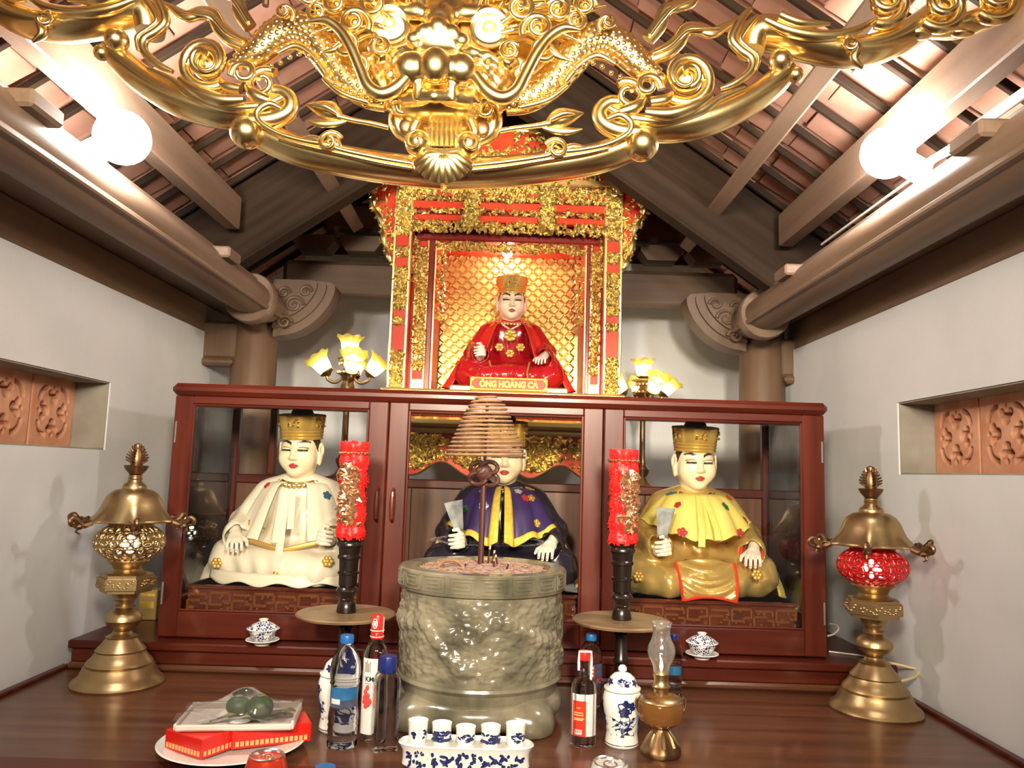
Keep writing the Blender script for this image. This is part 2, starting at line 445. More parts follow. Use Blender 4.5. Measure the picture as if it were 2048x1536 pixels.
def spline(pts, n=8):
    """Catmull-Rom through points (any dimension)"""
    P = [np.array(p, float) for p in pts]; out = []
    for i in range(len(P) - 1):
        p0 = P[max(i - 1, 0)]; p1 = P[i]; p2 = P[i + 1]; p3 = P[min(i + 2, len(P) - 1)]
        for k in range(n):
            t = k / n
            out.append(0.5 * (2 * p1 + (p2 - p0) * t + (2 * p0 - 5 * p1 + 4 * p2 - p3) * t * t + (3 * p1 - p0 - 3 * p2 + p3) * t ** 3))
    out.append(P[-1]); return out

# signed distance shapes + surface nets
def surfnet(f, lo, hi, h):
    lo = np.array(lo, float); hi = np.array(hi, float)
    n = np.ceil((hi - lo) / h).astype(int) + 1
    ax = [(lo[i] + h * np.arange(n[i])).astype(np.float32) for i in range(3)]
    X, Y, Z = np.meshgrid(*ax, indexing='ij')
    V = f(X, Y, Z); S = V < 0
    cnt = np.zeros(n - 1, np.int8)
    for a in (0, 1):
        for b in (0, 1):
            for c in (0, 1):
                cnt += S[a:n[0] - 1 + a, b:n[1] - 1 + b, c:n[2] - 1 + c]
    act = (cnt > 0) & (cnt < 8)
    I = np.argwhere(act); idx = -np.ones(act.shape, np.int64); idx[act] = np.arange(len(I))
    pos = np.zeros((len(I), 3)); wt = np.zeros(len(I))
    cs = [(a, b, c) for a in (0, 1) for b in (0, 1) for c in (0, 1)]
    for p in cs:
        for q in cs:
            if sum(q) - sum(p) == 1 and all(q[k] >= p[k] for k in range(3)):
                va = V[I[:, 0] + p[0], I[:, 1] + p[1], I[:, 2] + p[2]]; vb = V[I[:, 0] + q[0], I[:, 1] + q[1], I[:, 2] + q[2]]
                mk = (va < 0) != (vb < 0)
                t = np.where(mk, va / np.where(va == vb, 1, va - vb), 0)
                e = np.array(p)[None] + (np.array(q) - np.array(p))[None] * t[:, None]
                pos[mk] += e[mk]; wt[mk] += 1
    pos = lo + h * (I + pos / wt[:, None])
    fs = []
    for a in range(3):
        u, v = (a + 1) % 3, (a + 2) % 3
        s0 = [slice(None)] * 3; s1 = [slice(None)] * 3
        s0[a] = slice(0, n[a] - 1); s1[a] = slice(1, n[a])
        ch = S[tuple(s0)] != S[tuple(s1)]
        E = np.argwhere(ch); ok = (E[:, u] > 0) & (E[:, v] > 0) & (E[:, u] < n[u] - 1) & (E[:, v] < n[v] - 1)
        E = E[ok]; ins = S[tuple(E.T)]
        def cell(du, dv):
            K = E.copy(); K[:, u] += du; K[:, v] += dv; return idx[tuple(K.T)]
        q = np.stack([cell(-1, -1), cell(0, -1), cell(0, 0), cell(-1, 0)], 1)
        q[~ins] = q[~ins][:, ::-1]
        fs.append(q)
    return pos, np.concatenate(fs)
def net_mesh(name, f, lo, hi, h, smooth=True):
    p, q = surfnet(f, lo, hi, h)
    me = bpy.data.meshes.new(name); me.from_pydata(p.tolist(), [], q.tolist())
    me.polygons.foreach_set('use_smooth', [smooth] * len(me.polygons)); me.update()
    return me, p
def s_cap(X, Y, Z, a, b, r0, r1=None):
    if r1 is None: r1 = r0
    a = np.array(a, np.float32); d = np.array(b, np.float32) - a; L = float(d @ d) + 1e-12
    t = np.clip(((X - a[0]) * d[0] + (Y - a[1]) * d[1] + (Z - a[2]) * d[2]) / L, 0, 1)
    return np.sqrt((X - a[0] - t * d[0]) ** 2 + (Y - a[1] - t * d[1]) ** 2 + (Z - a[2] - t * d[2]) ** 2) - (r0 + (r1 - r0) * t)
def s_ell(X, Y, Z, c, r):
    k = np.sqrt(((X - c[0]) / r[0]) ** 2 + ((Y - c[1]) / r[1]) ** 2 + ((Z - c[2]) / r[2]) ** 2)
    return (k - 1) * min(r)
def smin(a, b, k):
    h = np.clip(0.5 + 0.5 * (b - a) / k, 0, 1)
    return b + (a - b) * h - k * h * (1 - h)
def smax(a, b, k): return -smin(-a, -b, k)

def text_mesh(body, size, depth=0.001, bold=0.025):
    cu = bpy.data.curves.new('lettering', 'FONT'); cu.body = body; cu.size = size; cu.extrude = depth; cu.offset = bold * size
    cu.align_x = 'CENTER'; cu.align_y = 'CENTER'
    o = link(bpy.data.objects.new('lettering', cu))
    dg = bpy.context.evaluated_depsgraph_get()
    me = bpy.data.meshes.new_from_object(o.evaluated_get(dg))
    bpy.data.objects.remove(o); bpy.data.curves.remove(cu)
    return me
def upright(me, M):           # letters lie in XY: stand them up and place
    me.transform(M); me.update(); return me
STAND = Matrix.Rotation(R(90), 4, 'X')
def wrap_text(me, r, z, ang):
    """bend standing lettering round a bottle of radius r facing the angle ang (0 = towards -Y)"""
    for v in me.vertices:
        x, y, t = v.co; a = ang + x / r; rr = r + 0.0006 + t * 0.3
        v.co = (rr * math.sin(a), -rr * math.cos(a), z + y)
    me.update(); return me
def patch(r, z0, z1, a0, a1, n=20):
    """curved label on a cylinder, angles from -Y"""
    return MB().grid(lambda u, v: (r * math.sin(a0 + (a1 - a0) * u), -r * math.cos(a0 + (a1 - a0) * u), z0 + (z1 - z0) * v), n, 2)

# ------------------------------------------------------------------ the room
XL, XR, YB = -1.19, 1.08, 3.5
WT = CZ + 0.50                 # wall top
def structure(o, label=None):
    o['kind'] = 'structure'
    if label: o['label'] = label
    return o
structure(MB().box((0, 0.25, -0.05), (6, 6.6, 0.1)).build('floor', 'floor'), 'brown tiled temple floor')

# breeze-block tile, 20 cm, pierced
def tile_sdf(X, Y, Z):
    d = np.maximum(np.maximum(np.abs(X) - 0.098, np.abs(Z) - 0.098), np.abs(Y) - 0.03) - 0.004
    fr = np.maximum(np.abs(X), np.abs(Z))
    d = np.maximum(d, -np.maximum(np.maximum(fr - 0.088, 0.078 - fr), -(Y + 0.026)))            # groove inside the rim
    hole = None
    for k in range(4):
        a = k * PI / 2; ca, sa = math.cos(a), math.sin(a)
        U = X * ca + Z * sa; W = -X * sa + Z * ca
        q = np.minimum(np.sqrt((U - 0.034) ** 2 + W ** 2) - 0.015, np.sqrt((U - 0.050) ** 2 + (np.abs(W) - 0.016) ** 2) - 0.011)
        q = np.minimum(q, np.sqrt((U - 0.066) ** 2 + W ** 2) - 0.006)
        t = np.sqrt((U - 0.030) ** 2 + (W - 0.030) ** 2)
        ang = np.arctan2(W - 0.030, U - 0.030)
        q = np.minimum(q, np.maximum(np.abs(t - 0.036) - 0.007, np.abs(ang - PI / 4) * 0.036 - 0.030))
        hole = q if hole is None else np.minimum(hole, q)
    d = np.maximum(d, -np.maximum(hole, Y - 0.022))
    return d
tile_me, _ = net_mesh('tile', tile_sdf, (-0.11, -0.04, -0.11), (0.11, 0.04, 0.11), 0.0035)
tile_me.materials.append(MT['terracotta'])

def side_wall(name, xi, sgn, y_end, label):
    """xi: inner face, sgn: outward direction, y_end: far end of the niche"""
    th = 0.24; xc = xi + sgn * th / 2; z0, z1 = CZ + 0.026, CZ + 0.226
    ya, yb, yn = 0.2, YB + 0.1, y_end - 1.27
    m = MB()
    def bx(y0, y1, a, b, x0=0.0, x1=th):
        m.box((xi + sgn * (x0 + x1) / 2, (y0 + y1) / 2, (a + b) / 2), (abs(x1 - x0), y1 - y0, b - a))
    bx(ya, yb, 0, z0); bx(ya, yb, z1, WT); bx(ya, yn, z0, z1); bx(y_end, yb, z0, z1)
    wl = structure(m.build(name, 'plaster', smooth=0), label)
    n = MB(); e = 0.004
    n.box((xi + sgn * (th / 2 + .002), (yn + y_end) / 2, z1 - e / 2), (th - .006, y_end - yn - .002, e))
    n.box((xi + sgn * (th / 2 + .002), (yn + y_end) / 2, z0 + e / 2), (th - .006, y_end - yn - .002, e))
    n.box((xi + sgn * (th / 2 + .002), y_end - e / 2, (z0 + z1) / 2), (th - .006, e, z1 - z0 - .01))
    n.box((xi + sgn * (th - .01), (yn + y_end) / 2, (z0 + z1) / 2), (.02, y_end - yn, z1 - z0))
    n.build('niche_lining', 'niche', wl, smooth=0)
    for k in range(6):
        o = put('tile', tile_me, None, wl, (xi + sgn * 0.135, y_end - 0.105 - 0.2085 * k, CZ + 0.128))
        o.rotation_euler = (0, 0, R(-90) if sgn > 0 else R(90))
    return wl
wall_l = side_wall('wall_left', XL, -1, 2.276, 'white plaster wall with a recessed row of terracotta blocks, left of the altar')
wall_r = side_wall('wall_right', XR, 1, 2.146, 'white plaster wall with a recessed row of terracotta blocks, right of the altar')
structure(MB().box(((XL + XR) / 2, YB + 0.06, (CZ + 0.98) / 2), (XR - XL + 0.5, 0.12, CZ + 0.98)).build('wall_back', 'plaster', smooth=0), 'grey plaster wall behind the red and gold shrine')

# roof: two slopes, rafters and tiles
TS = 0.70; SL = math.atan(TS)
def roof_z(x):
    return CZ + 0.90 + TS * (0.95 - abs(x - XC))
XC = (XL + XR) / 2 - 0.0
ridge = CZ + 0.90 + TS * 0.95
rng = random.Random(4)
tmb = MB().box((0, 0, 0), (0.145, 0.108, 0.012), 0.002); rt_me = tmb.mesh('tile', 30); rt_me.materials.append(MT['rooftile'])
fmb = MB().box((0, 0, -0.010), (1.62, 0.015, 0.020), 0.002); rf_me = fmb.mesh('rafter', 30); rf_me.materials.append(MT['shadewood'])
def slope(sgn, label):
    L = 1.42 / math.cos(SL)
    xm = XC + sgn * 0.71; zm = roof_z(xm) + 0.035
    rotm = Matrix.Rotation(sgn * SL, 4, 'Y')
    base = MB().box((0, 0, 0.03), (L, 3.2, 0.02)).build('ceiling', 'rooftile', loc=(xm, 1.95, zm), rot=(0, sgn * SL, 0), smooth=0)
    structure(base, label)
    bays = 22; pitch = 0.142
    for b in range(bays + 1):
        y = -1.55 + b * pitch
        put('rafter', rf_me, None, base, (0, y, 0.004))
        if b < bays:
            for k in range(11):
                u = -L / 2 + 0.09 + k * 0.148
                o = put('tile', rt_me, None, base, (u * 1.0, y + pitch / 2 + rng.uniform(-.003, .003), 0.010 + (0.006 if (k + b) % 2 else 0) + rng.uniform(0, .003)))
                o.rotation_euler = (rng.uniform(-.02, .02), rng.uniform(-.05, .0) * sgn, rng.uniform(-.02, .02))
                o.scale = (1, 0.96, 1)
    return base
slope(-1, 'underside of the left roof slope, terracotta tiles between wooden rafters')
slope(1, 'underside of the right roof slope, terracotta tiles between wooden rafters')
structure(MB().box((XC, 1.8, ridge - 0.06), (0.12, 3.0, 0.14), 0.02).build('trim_17', 'beam'), 'ridge beam at the top of the roof')
structure(MB().box((XC, YB + 0.05, CZ + 1.25), (2.7, 0.06, 0.6)).build('wall_gable', 'beamx', smooth=0), 'dark boarded gable above the back wall')

# purlins along both walls, eaves boards, posts, tie beam
def long_beam(n, x, sgn, label):
    m = MB(); z = CZ + 0.595
    # stout purlin with a moulded lower edge
    out = []
    for k in range(24):
        a = 2 * PI * k / 24
        out.append((0.075 * math.cos(a), 0.06 * math.sin(a)))
    for (y0, y1) in ((0.3, 2.90),):
        vs = [(x + ox, y0, z + oz) for ox, oz in out] + [(x + ox, y1, z + oz) for ox, oz in out]
        fs = [tuple(range(23, -1, -1)), tuple(range(24, 48))] + [(i, (i + 1) % 24, (i + 1) % 24 + 24, i + 24) for i in range(24)]
        m.add(vs, fs)
    m.box((x - sgn * 0.062, 1.6, z - 0.034), (0.022, 2.6, 0.016), 0.004)
    m.box((x, 1.6, z + 0.064), (0.05, 2.6, 0.018), 0.004)
    b = structure(m.build('trim_%d' % n, 'beam'), label)
    for y in (1.34, 2.30):                                           # wedge pegs
        MB().box((x - sgn * 0.06, y, z + 0.035), (0.075, 0.10, 0.034), 0.006).build('peg', 'beam', b)
    MB().lathe([(0.088, 0), (0.092, 0.008), (0.092, 0.052), (0.088, 0.06)], 24, M=Matrix.Translation((x, 2.72, z)) @ Matrix.Rotation(R(-90), 4, 'X')).build('end_band', 'beam', b)
    return b
long_beam(1, -0.955, -1, 'thick lit wooden purlin running back above the left wall')
long_beam(2, 0.905, 1, 'thick lit wooden purlin running back above the right wall')
def board(n, c, d, m, label, rot=None):
    o = MB().box((0, 0, 0), d, 0.004).build('trim_%d' % n, m, loc=c)
    if rot: o.rotation_euler = rot
    return structure(o, label)
board(3, (-0.95, 1.40, CZ + 0.83), (0.05, 2.2, 0.11), 'beam', 'wide wooden roof board over the left purlin')
board(4, (0.90, 1.40, CZ + 0.83), (0.05, 2.2, 0.11), 'beam', 'wide wooden roof board over the right purlin')
board(5, (-0.66, 1.7, CZ + 0.985), (0.05, 2.6, 0.10), 'beam', 'upper purlin under the left roof slope', (0, -SL, 0))
board(6, (0.70, 1.7, CZ + 0.945), (0.05, 2.6, 0.10), 'beam', 'upper purlin under the right roof slope', (0, SL, 0))
# eaves boards between wall top and purlin
for n, sg, xi, xb, lab in ((7, -1, XL, -0.955, 'dark eaves board over the left wall'), (8, 1, XR, 0.905, 'dark eaves board over the right wall')):
    m = MB(); x0, x1 = xi + sg * 0.24, xb + sg * 0.02
    m.add([(x0, .2, WT + .13), (x1, .2, WT + .09), (x1, 3.4, WT + .09), (x0, 3.4, WT + .13), (x0, .2, WT + .15), (x1, .2, WT + .11), (x1, 3.4, WT + .11), (x0, 3.4, WT + .15)],
          [(0, 3, 2, 1), (4, 5, 6, 7), (0, 1, 5, 4), (1, 2, 6, 5), (2, 3, 7, 6), (3, 0, 4, 7)])
    m.box((xi + sg * 0.11, 1.8, WT + 0.055), (0.21, 3.2, 0.11), 0.006)
    structure(m.build('trim_%d' % n, 'beam'), lab)
# slanting principal rafters, added and darkened to shade the far roof
for n, sg, lab in ((9, -1, 'dark slanting truss beam added to shade the left roof'), (10, 1, 'dark slanting truss beam added to shade the right roof')):
    L = 1.15; xm = XC + sg * 0.50
    o = MB().box((0, 0, 0), (L / math.cos(SL), 0.09, 0.24), 0.01).build('trim_%d' % n, 'shadewood', loc=(xm, 2.60, roof_z(xm) - 0.12), rot=(0, sg * SL, 0))
    structure(o, lab)
def post(n, x, label):
    h = CZ + 0.66
    prof = [(0.10, 0), (0.10, 0.04), (0.09, 0.06), (0.092, 0.6), (0.09, 1.2), (0.085, h - 0.02), (0.075, h)]
    return structure(MB().lathe(prof, 32).build('trim_%d' % n, 'post', loc=(x, 3.0, 0)), label)
post(11, -1.015, 'round dark wooden post behind the left end of the cabinet')
post(12, 0.98, 'round dark wooden post behind the right end of the cabinet')
tb = MB(); tb.box((-0.02, 3.18, CZ + 0.78), (1.90, 0.10, 0.145), 0.02); tb.box((-0.02, 3.16, CZ + 0.72), (1.8, 0.06, 0.03), 0.008)
structure(tb.build('trim_13', 'beamx'), 'carved wooden tie beam across the back between the posts')
tb2 = MB().box((-0.02, 3.20, CZ + 1.05), (1.6, 0.10, 0.13), 0.02)
t2 = structure(tb2.build('trim_14', 'beamx'), 'upper cross beam above the tie beam')
for cx in (-0.83, -0.63, -0.43, 0.43, 0.63, 0.83):
    MB().prism([(-.09, .035), (.09, .035), (.09, .012), (.06, -.03), (-.06, -.03), (-.09, .012)], -.05, .05, M=Matrix.Translation((cx - .02, 3.18, CZ + 0.925))).build('bearing_block', 'beamx', t2, smooth=0)

# carved corbels under the tie beam
def corbel(sg, x, label):
    root = thing('carved_corbel', (x, 2.99, CZ + 0.42), label, 'bracket')
    def out(k):
        pts = [(0, .29), (.255, .29), (.275, .262), (.262, .20), (.225, .13), (.165, .065), (.09, .02), (0, .0)]
        return [(sg * px * k * .84, .29 - (.29 - pz) * k * .76) for px, pz in spline(pts[1:], 5)] + [(0, .29 - .29 * k * .76), (0, .29)]
    def P(k, y0, y1):
        o = out(k)
        if sg < 0: o = o[::-1]
        return MB().prism(o, y0, y1)
    P(1.0, -.055, .05).build('outer_leaf', 'post', root, recalc=True)
    P(.86, -.068, .04).build('middle_leaf', 'post', root, recalc=True)
    P(.72, -.082, .03).build('inner_leaf', 'post', root, recalc=True)
    sc = MB()
    for (cx, cz, r0, tr) in ((.06, .07, .035, 1.6), (.10, .16, .045, 1.5), (.05, .22, .03, 1.4), (.15, .23, .03, 1.4)):
        pts = []; rd = []
        for k in range(26):
            t = k / 25; a = t * tr * 2 * PI; r = r0 * (1 - .85 * t)
            pts.append((sg * (cx + r * math.cos(a)) * .84, -.084, .29 - (.29 - cz - r * math.sin(a)) * .76)); rd.append(.008 * (1 - .5 * t))
        sc.tube(pts, rd, 6)
    sc.build('carved_scrolls', 'post', root)
    return root
corbel(1, -0.93, 'fan shaped carved wooden corbel on the left post')
corbel(-1, 0.90, 'fan shaped carved wooden corbel on the right post')
# beam stubs from the posts into the side walls
for x0, x1, n, lab in ((-1.19, -1.09, 15, 'short beam end between left post and left wall'), (1.06, 1.08, 16, 'short beam end between right post and right wall')):
    m = MB(); m.box(((x0 + x1) / 2, 2.98, CZ + 0.47), (x1 - x0 + 0.06, 0.10, 0.15), 0.012); m.box(((x0 + x1) / 2, 2.96, CZ + 0.385), (x1 - x0 + 0.03, 0.08, 0.03), 0.01)
    structure(m.build('trim_%d' % n, 'post'), lab)

# the two bare bulbs on the purlins
def bulb_lamp(p, sg, label):
    root = thing('bulb_lamp', p, label, 'lamp', 'bare bulbs on the roof beams')
    MB().lathe([(0.024, -0.055), (0.028, -0.05), (0.028, -0.01), (0.022, 0.0)], 20, M=Matrix.Rotation(sg * R(-60), 4, 'Y') @ Matrix.Translation((0, 0, -.045))).build('socket', 'whitepl', root)
    MB().sphere((0, 0, 0), 0.058, 24, 16).build('bulb', 'bulb', root)
    MB().tube([(sg * .07, 0, -.05), (sg * .085, .01, -.03), (sg * .10, .05, -.025), (sg * .10, .3, -.025), (sg * .10, .62, -.025)], 0.004, 6).build('wire', 'cablewhite', root)
    return root
pl = at(245, 275, 1.60); pr = at(1775, 305, 1.68)
bulb_lamp(pl, -1, 'glaring bare bulb on the left roof beam')
bulb_lamp(pr, 1, 'glaring bare bulb on the right roof beam')
# white tubes standing in for the lit plank tops on both beams
for (a, b, Y0, Y1, lab) in (((1825, 345), (1905, 297), 1.86, 1.60, 'white strip standing for the lit plank top on the right beam beside the bulb'), ((1965, 245), (2060, 178), 1.52, 1.33, 'white strip standing for the lit plank top on the right beam nearest the photo edge'),
                       ((62, 205), (105, 245), 1.42, 1.52, 'white strip standing for the lit plank top on the left beam near the photo edge')):
    p, q = at(*a, Y0), at(*b, Y1); c = (p + q) / 2
    r = thing('lit_plank_strip', c, lab, 'tube')
    MB().tube([p - c, q - c], 0.011, 12).build('tube', 'whitepl', r)
    d = (q - p).normalized()
    MB().tube([p - c - d * .02, p - c], .013, 12).build('end_cap', 'steel', r); MB().tube([q - c, q - c + d * .02], .013, 12).build('end_cap', 'steel', r)

# ------------------------------------------------------------------ altar table and step
T = CZ - 0.56                  # table top
S_ = CZ - 0.483                # top of the step
tx0, tx1 = -1.185, 1.072
tab = thing('altar_table', (-0.055, 1.9, 0), 'large dark brown wooden altar table with red edging', 'table')
O = Vector((-0.055, 1.9, 0))
def bx(x0, x1, y0, y1, z0, z1, b=0.0):
    return MB().box(((x0 + x1) / 2, (y0 + y1) / 2, (z0 + z1) / 2), (x1 - x0, y1 - y0, z1 - z0), b)
bx(tx0 + .02, tx1 - .02, 1.50, 2.175, T - .03, T).build('table_top', 'table', tab, O, smooth=0)
bx(tx0, tx1, 1.42, 1.512, T - .035, T + .003, .003).build('front_edging', 'mahog', tab, O)
bx(tx0, tx0 + .022, 1.512, 2.15, T - .035, T + .010, .003).build('side_edging', 'mahogv', tab, O)
bx(tx1 - .022, tx1, 1.512, 2.15, T - .035, T + .010, .003).build('side_edging', 'mahogv', tab, O)
bx(tx0 + .03, tx1 - .03, 1.46, 1.49, .12, T - .035, .004).build('front_panel', 'mahog', tab, O)
for x in (tx0 + .06, tx1 - .06):
    for y in (1.50, 2.10):
        bx(x - .04, x + .04, y - .04, y + .04, 0, T - .03, .006).build('leg', 'mahogv', tab, O)

st = thing('altar_step', (-0.055, 2.5, 0), 'long red-brown wooden step behind the table carrying the glass cabinet', 'step')
O = Vector((-0.055, 2.5, 0))
bx(-1.165, 1.055, 2.125, 2.69, S_ - .022, S_, .004).build('step_top', 'mahog', st, O)
bx(-1.160, 1.050, 2.138, 2.17, S_ - .058, S_ - .022, .003).build('riser', 'mahog', st, O)
bx(-1.165, 1.055, 2.128, 2.18, T + .0005, S_ - .058, .006).build('base_moulding', 'table', st, O)
bx(-1.15, 1.04, 2.181, 2.68, 0, S_ - .022, 0).build('base_box', 'mahog', st, O, smooth=0)

# lower offering table in front (cans and a bottle stand on it)
LT = CZ - 0.63
lt = thing('offering_table', (-0.05, 1.18, 0), 'low red-brown offering table in front of the altar', 'table')
O = Vector((-0.05, 1.18, 0))
bx(-0.85, 0.75, 0.98, 1.40, LT - .03, LT, .004).build('table_top', 'mahog', lt, O)
for x in (-.8, .7):
    for y in (1.02, 1.36): bx(x - .03, x + .03, y - .03, y + .03, 0, LT - .03, .005).build('leg', 'mahogv', lt, O)

# ------------------------------------------------------------------ glass cabinet
CY = 2.185; CYB = 2.665
cx0, cx1, cz0, cz1 = -0.957, 0.892, S_ + .0005, CZ + 0.222
cab = thing('glass_cabinet', ((cx0 + cx1) / 2, (CY + CYB) / 2, cz0), 'long red mahogany cabinet with three glass doors', 'cabinet')
O = Vector(cab.location)
def B(name, x0, x1, y0, y1, z0, z1, m='mahog', b=.004, par=None):
    return bx(x0, x1, y0, y1, z0, z1, b).build(name, m, par or cab, O)
B('top_board', cx0 - .008, cx1 + .008, CY - .012, CYB + .01, cz1 - .034, cz1, b=.012)
B('bottom_board', cx0, cx1, CY + .022, CYB, cz0, cz0 + .05)
ztop = at(570, 813, CY).z; zbot = at(570, 1229, CY).z
for x in (cx0, cx1 - .03):
    for y in (CY + .0225, CYB - .03):
        B('corner_post', x, x + .03, y, y + .03, cz0 + .05, cz1 - .034, 'mahogv')
# sides with glass
for x in (cx0 + .012, cx1 - .018):
    bx(x, x + .005, CY + .053, CYB - .03, cz0 + .05, cz1 - .034).build('side_pane', 'glass', cab, O, smooth=0)
    B('side_rail', x - .006, x + .014, CY + .053, CYB - .03, cz0 + .05, cz0 + .10); 
# doors
gx = [(at(386, 812, CY).x, at(739, 818, CY).x), (at(818, 822, CY).x, at(1168, 830, CY).x), (at(1248, 835, CY).x, at(1605, 845, CY).x)]
mid1 = (gx[0][1] + gx[1][0]) / 2; mid2 = (gx[1][1] + gx[2][0]) / 2
de = [(cx0, mid1), (mid1, mid2), (mid2, cx1)]
for k, ((a, b), (g0, g1)) in enumerate(zip(de, gx)):
    a += .0015; b -= .0015
    d = bx(a, g0, CY, CY + .022, cz0 + .002, cz1 - .035, .003).build('door', 'mahogv', cab, O)
    def D(name, *q, m='mahog', bev=.003): return bx(*q, bev).build(name, m, d, O)
    D('door_stile', g1, b, CY, CY + .022, cz0 + .002, cz1 - .035, m='mahogv')
    D('door_rail', g0, g1, CY, CY + .022, ztop, cz1 - .035)
    D('door_rail', g0, g1, CY, CY + .022, cz0 + .002, zbot)
    bx(g0 - .004, g1 + .004, CY + .010, CY + .014, zbot - .004, ztop + .004).build('glass_pane', 'glass', d, O, smooth=0)
    for q in ((g0, g0 + .006, zbot, ztop), (g1 - .006, g1, zbot, ztop)): D('bead', q[0], q[1], CY + .001, CY + .010, q[2], q[3], m='mahogv', bev=.002)
    D('bead', g0, g1, CY + .001, CY + .010, ztop - .006, ztop); D('bead', g0, g1, CY + .001, CY + .010, zbot, zbot + .006)
    hx = {0: b - .018, 1: a + .022, 2: a + .018}[k]; hz = at(760, 1010, CY).z
    hm = MB(); hm.tube([(hx, CY + .002, hz - .045), (hx, CY - .014, hz - .036), (hx, CY - .018, hz), (hx, CY - .014, hz + .036), (hx, CY + .002, hz + .045)], [.005, .006, .0075, .006, .005], 10)
    hm.build('handle', 'mahogv', d, O)
    # hinges on the outer doors
    if k != 1:
        hxx = a + .008 if k == 0 else b - .008
        for z in (cz0 + .12, cz1 - .14):
            MB().lathe([(.0032, -.03), (.0032, .03)], 10, c=(hxx, CY - .002, z)).build('hinge', 'steel', d, O)
# back frame: boards below, glass above
zr = CZ - 0.035
for i in range(9):
    w_ = (cx1 - cx0 - .06) / 9
    B('back_board', cx0 + .03 + i * w_ + .0006, cx0 + .03 + (i + 1) * w_ - .0006, CYB - .020, CYB - .010, cz0 + .05, zr - .03, 'panelwood', .0015)
B('back_rail', cx0 + .03, cx1 - .03, CYB - .03, CYB - .005, zr - .03, zr)
for px_ in (548, 782, 1205, 1538):
    x = at(px_, 900, CYB).x
    B('back_stile', x - .012, x + .012, CYB - .03, CYB - .005, zr, cz1 - .034, 'mahogv')
    B('back_stile', x - .012, x + .012, CYB - .031, CYB - .019, cz0 + .05, zr - .03, 'mahogv')


# ------------------------------------------------------------------ high back altar
BA = CZ - 0.06
ba = thing('back_altar', (-0.03, 3.05, 0), 'tall wooden back altar behind the cabinet carrying the shrine', 'altar')
O = Vector((-0.03, 3.05, 0))
bx(-.86, .81, 2.70, 3.42, BA - .03, BA, .005).build('altar_top', 'panelwood', ba, O)
bx(-.862, .812, 2.696, 2.702, BA - .012, BA - .004).build('gilt_line', 'goldpaint', ba, O, smooth=0)
for i in range(10):
    x = -.83 + i * .161
    bx(x, x + .158, 2.73, 2.75, .1, BA - .03, .003).build('front_board', 'panelwood', ba, O)
for x in (-.83, .72):
    for y in (2.76, 3.34): bx(x, x + .06, y, y + .06, 0, BA - .03, .005).build('leg', 'mahogv', ba, O)

# ------------------------------------------------------------------ red and gold shrine
SY = 2.80
sc = (at(776, 700, SY).x + at(1241, 712, SY).x) / 2
shr = thing('gilded_shrine', (sc, 2.95, BA), 'tall red lacquer shrine covered in carved gilt ornament', 'shrine')
O = Vector(shr.location)
rg = random.Random(11)
def zy(py, Y=SY, px=1010): return at(px, py, Y).z
def leaf(mb, x, y, z, ang, L, wd, lift, rng):
    c, s = math.cos(ang), math.sin(ang)
    def q(u, v, h): return (x + u * c - v * s, y - h, z + u * s + v * c)
    b = len(mb.v); k = L * .35
    mb.v += [q(-L * .5, 0, .0), q(-.02 * L, wd, .1 * L), q(L * .5, L * rng.uniform(-.25, .25), lift), q(-.02 * L, -wd, .1 * L), q(0, 0, k)]
    mb.f += [(b, b + 4, b + 1), (b + 1, b + 4, b + 2), (b + 2, b + 4, b + 3), (b + 3, b + 4, b)]
def scatter(mb, x0, x1, z0, z1, y, n, L, rng, mask=None):
    k = 0
    while k < n:
        x, z = rng.uniform(x0, x1), rng.uniform(z0, z1)
        k += 1
        if mask and not mask(x, z): continue
        l = L * rng.uniform(.6, 1.35)
        leaf(mb, x, y, z, rng.uniform(0, 2 * PI), l, l * rng.uniform(.22, .4), l * rng.uniform(.1, .6), rng)
def SB(name, x0, x1, y0, y1, z0, z1, m, b=.004, par=None):
    return bx(x0, x1, y0, y1, z0, z1, b).build(name, m, par or shr, O)
def gold_stuff(name, mb, par=None, m='goldfine'):
    return mb.build(name, m, par or shr, O, smooth=0, kind='stuff')
hw = (at(1241, 712, SY).x - at(776, 700, SY).x) / 2
zfl = zy(783)                                                    # shrine floor
zli = zy(462); zlt = zy(372)                                     # lintel
# base and scalloped apron
for x in (sc - hw + .03, sc + hw - .03):
    for y in (2.86, 3.04): SB('foot', x - .035, x + .035, y - .03, y + .03, BA + .0005, zfl - .16, 'redlac')
SB('base_slab', sc - hw - .02, sc + hw + .02, SY - .03, 3.115, zfl - .035, zfl, 'goldpaint', .008)
SB('base_moulding', sc - hw, sc + hw, SY, 3.11, zfl - .10, zfl - .035, 'redlac')
SB('base_cornice', sc - hw - .012, sc + hw + .012, SY - .014, 3.112, zfl - .135, zfl - .10, 'goldpaint', .010)
SB('base_waist', sc - hw + .01, sc + hw - .01, SY + .01, 3.11, zfl - .165, zfl - .135, 'goldpaint', .006)
za = zfl - .165; zb = CZ - 0.025
ap = [(sc - hw, za), (sc + hw, za)]
N = 60
for k in range(N + 1):
    u = 1 - 2 * k / N; x = sc + hw * u
    d = .5 + .5 * math.cos(u * PI * 4); ap.append((x, zb + .05 * d * (1 if abs(u) < .95 else 0)))
MB().prism(ap[::-1], SY - .005, SY + .02).build('apron', 'redlac', shr, O, smooth=0, recalc=True)
g = MB(); scatter(g, sc - hw, sc + hw, zb + .03, za - .002, SY - .006, 2600, .024, rg, lambda x, z: z > zb + .016 + .05 * (.5 + .5 * math.cos((x - sc) / hw * PI * 4)) and rg.random() < .62 + .38 * math.cos((x - sc) / hw * PI * 4 + 2.4)); gold_stuff('apron_carving', g)
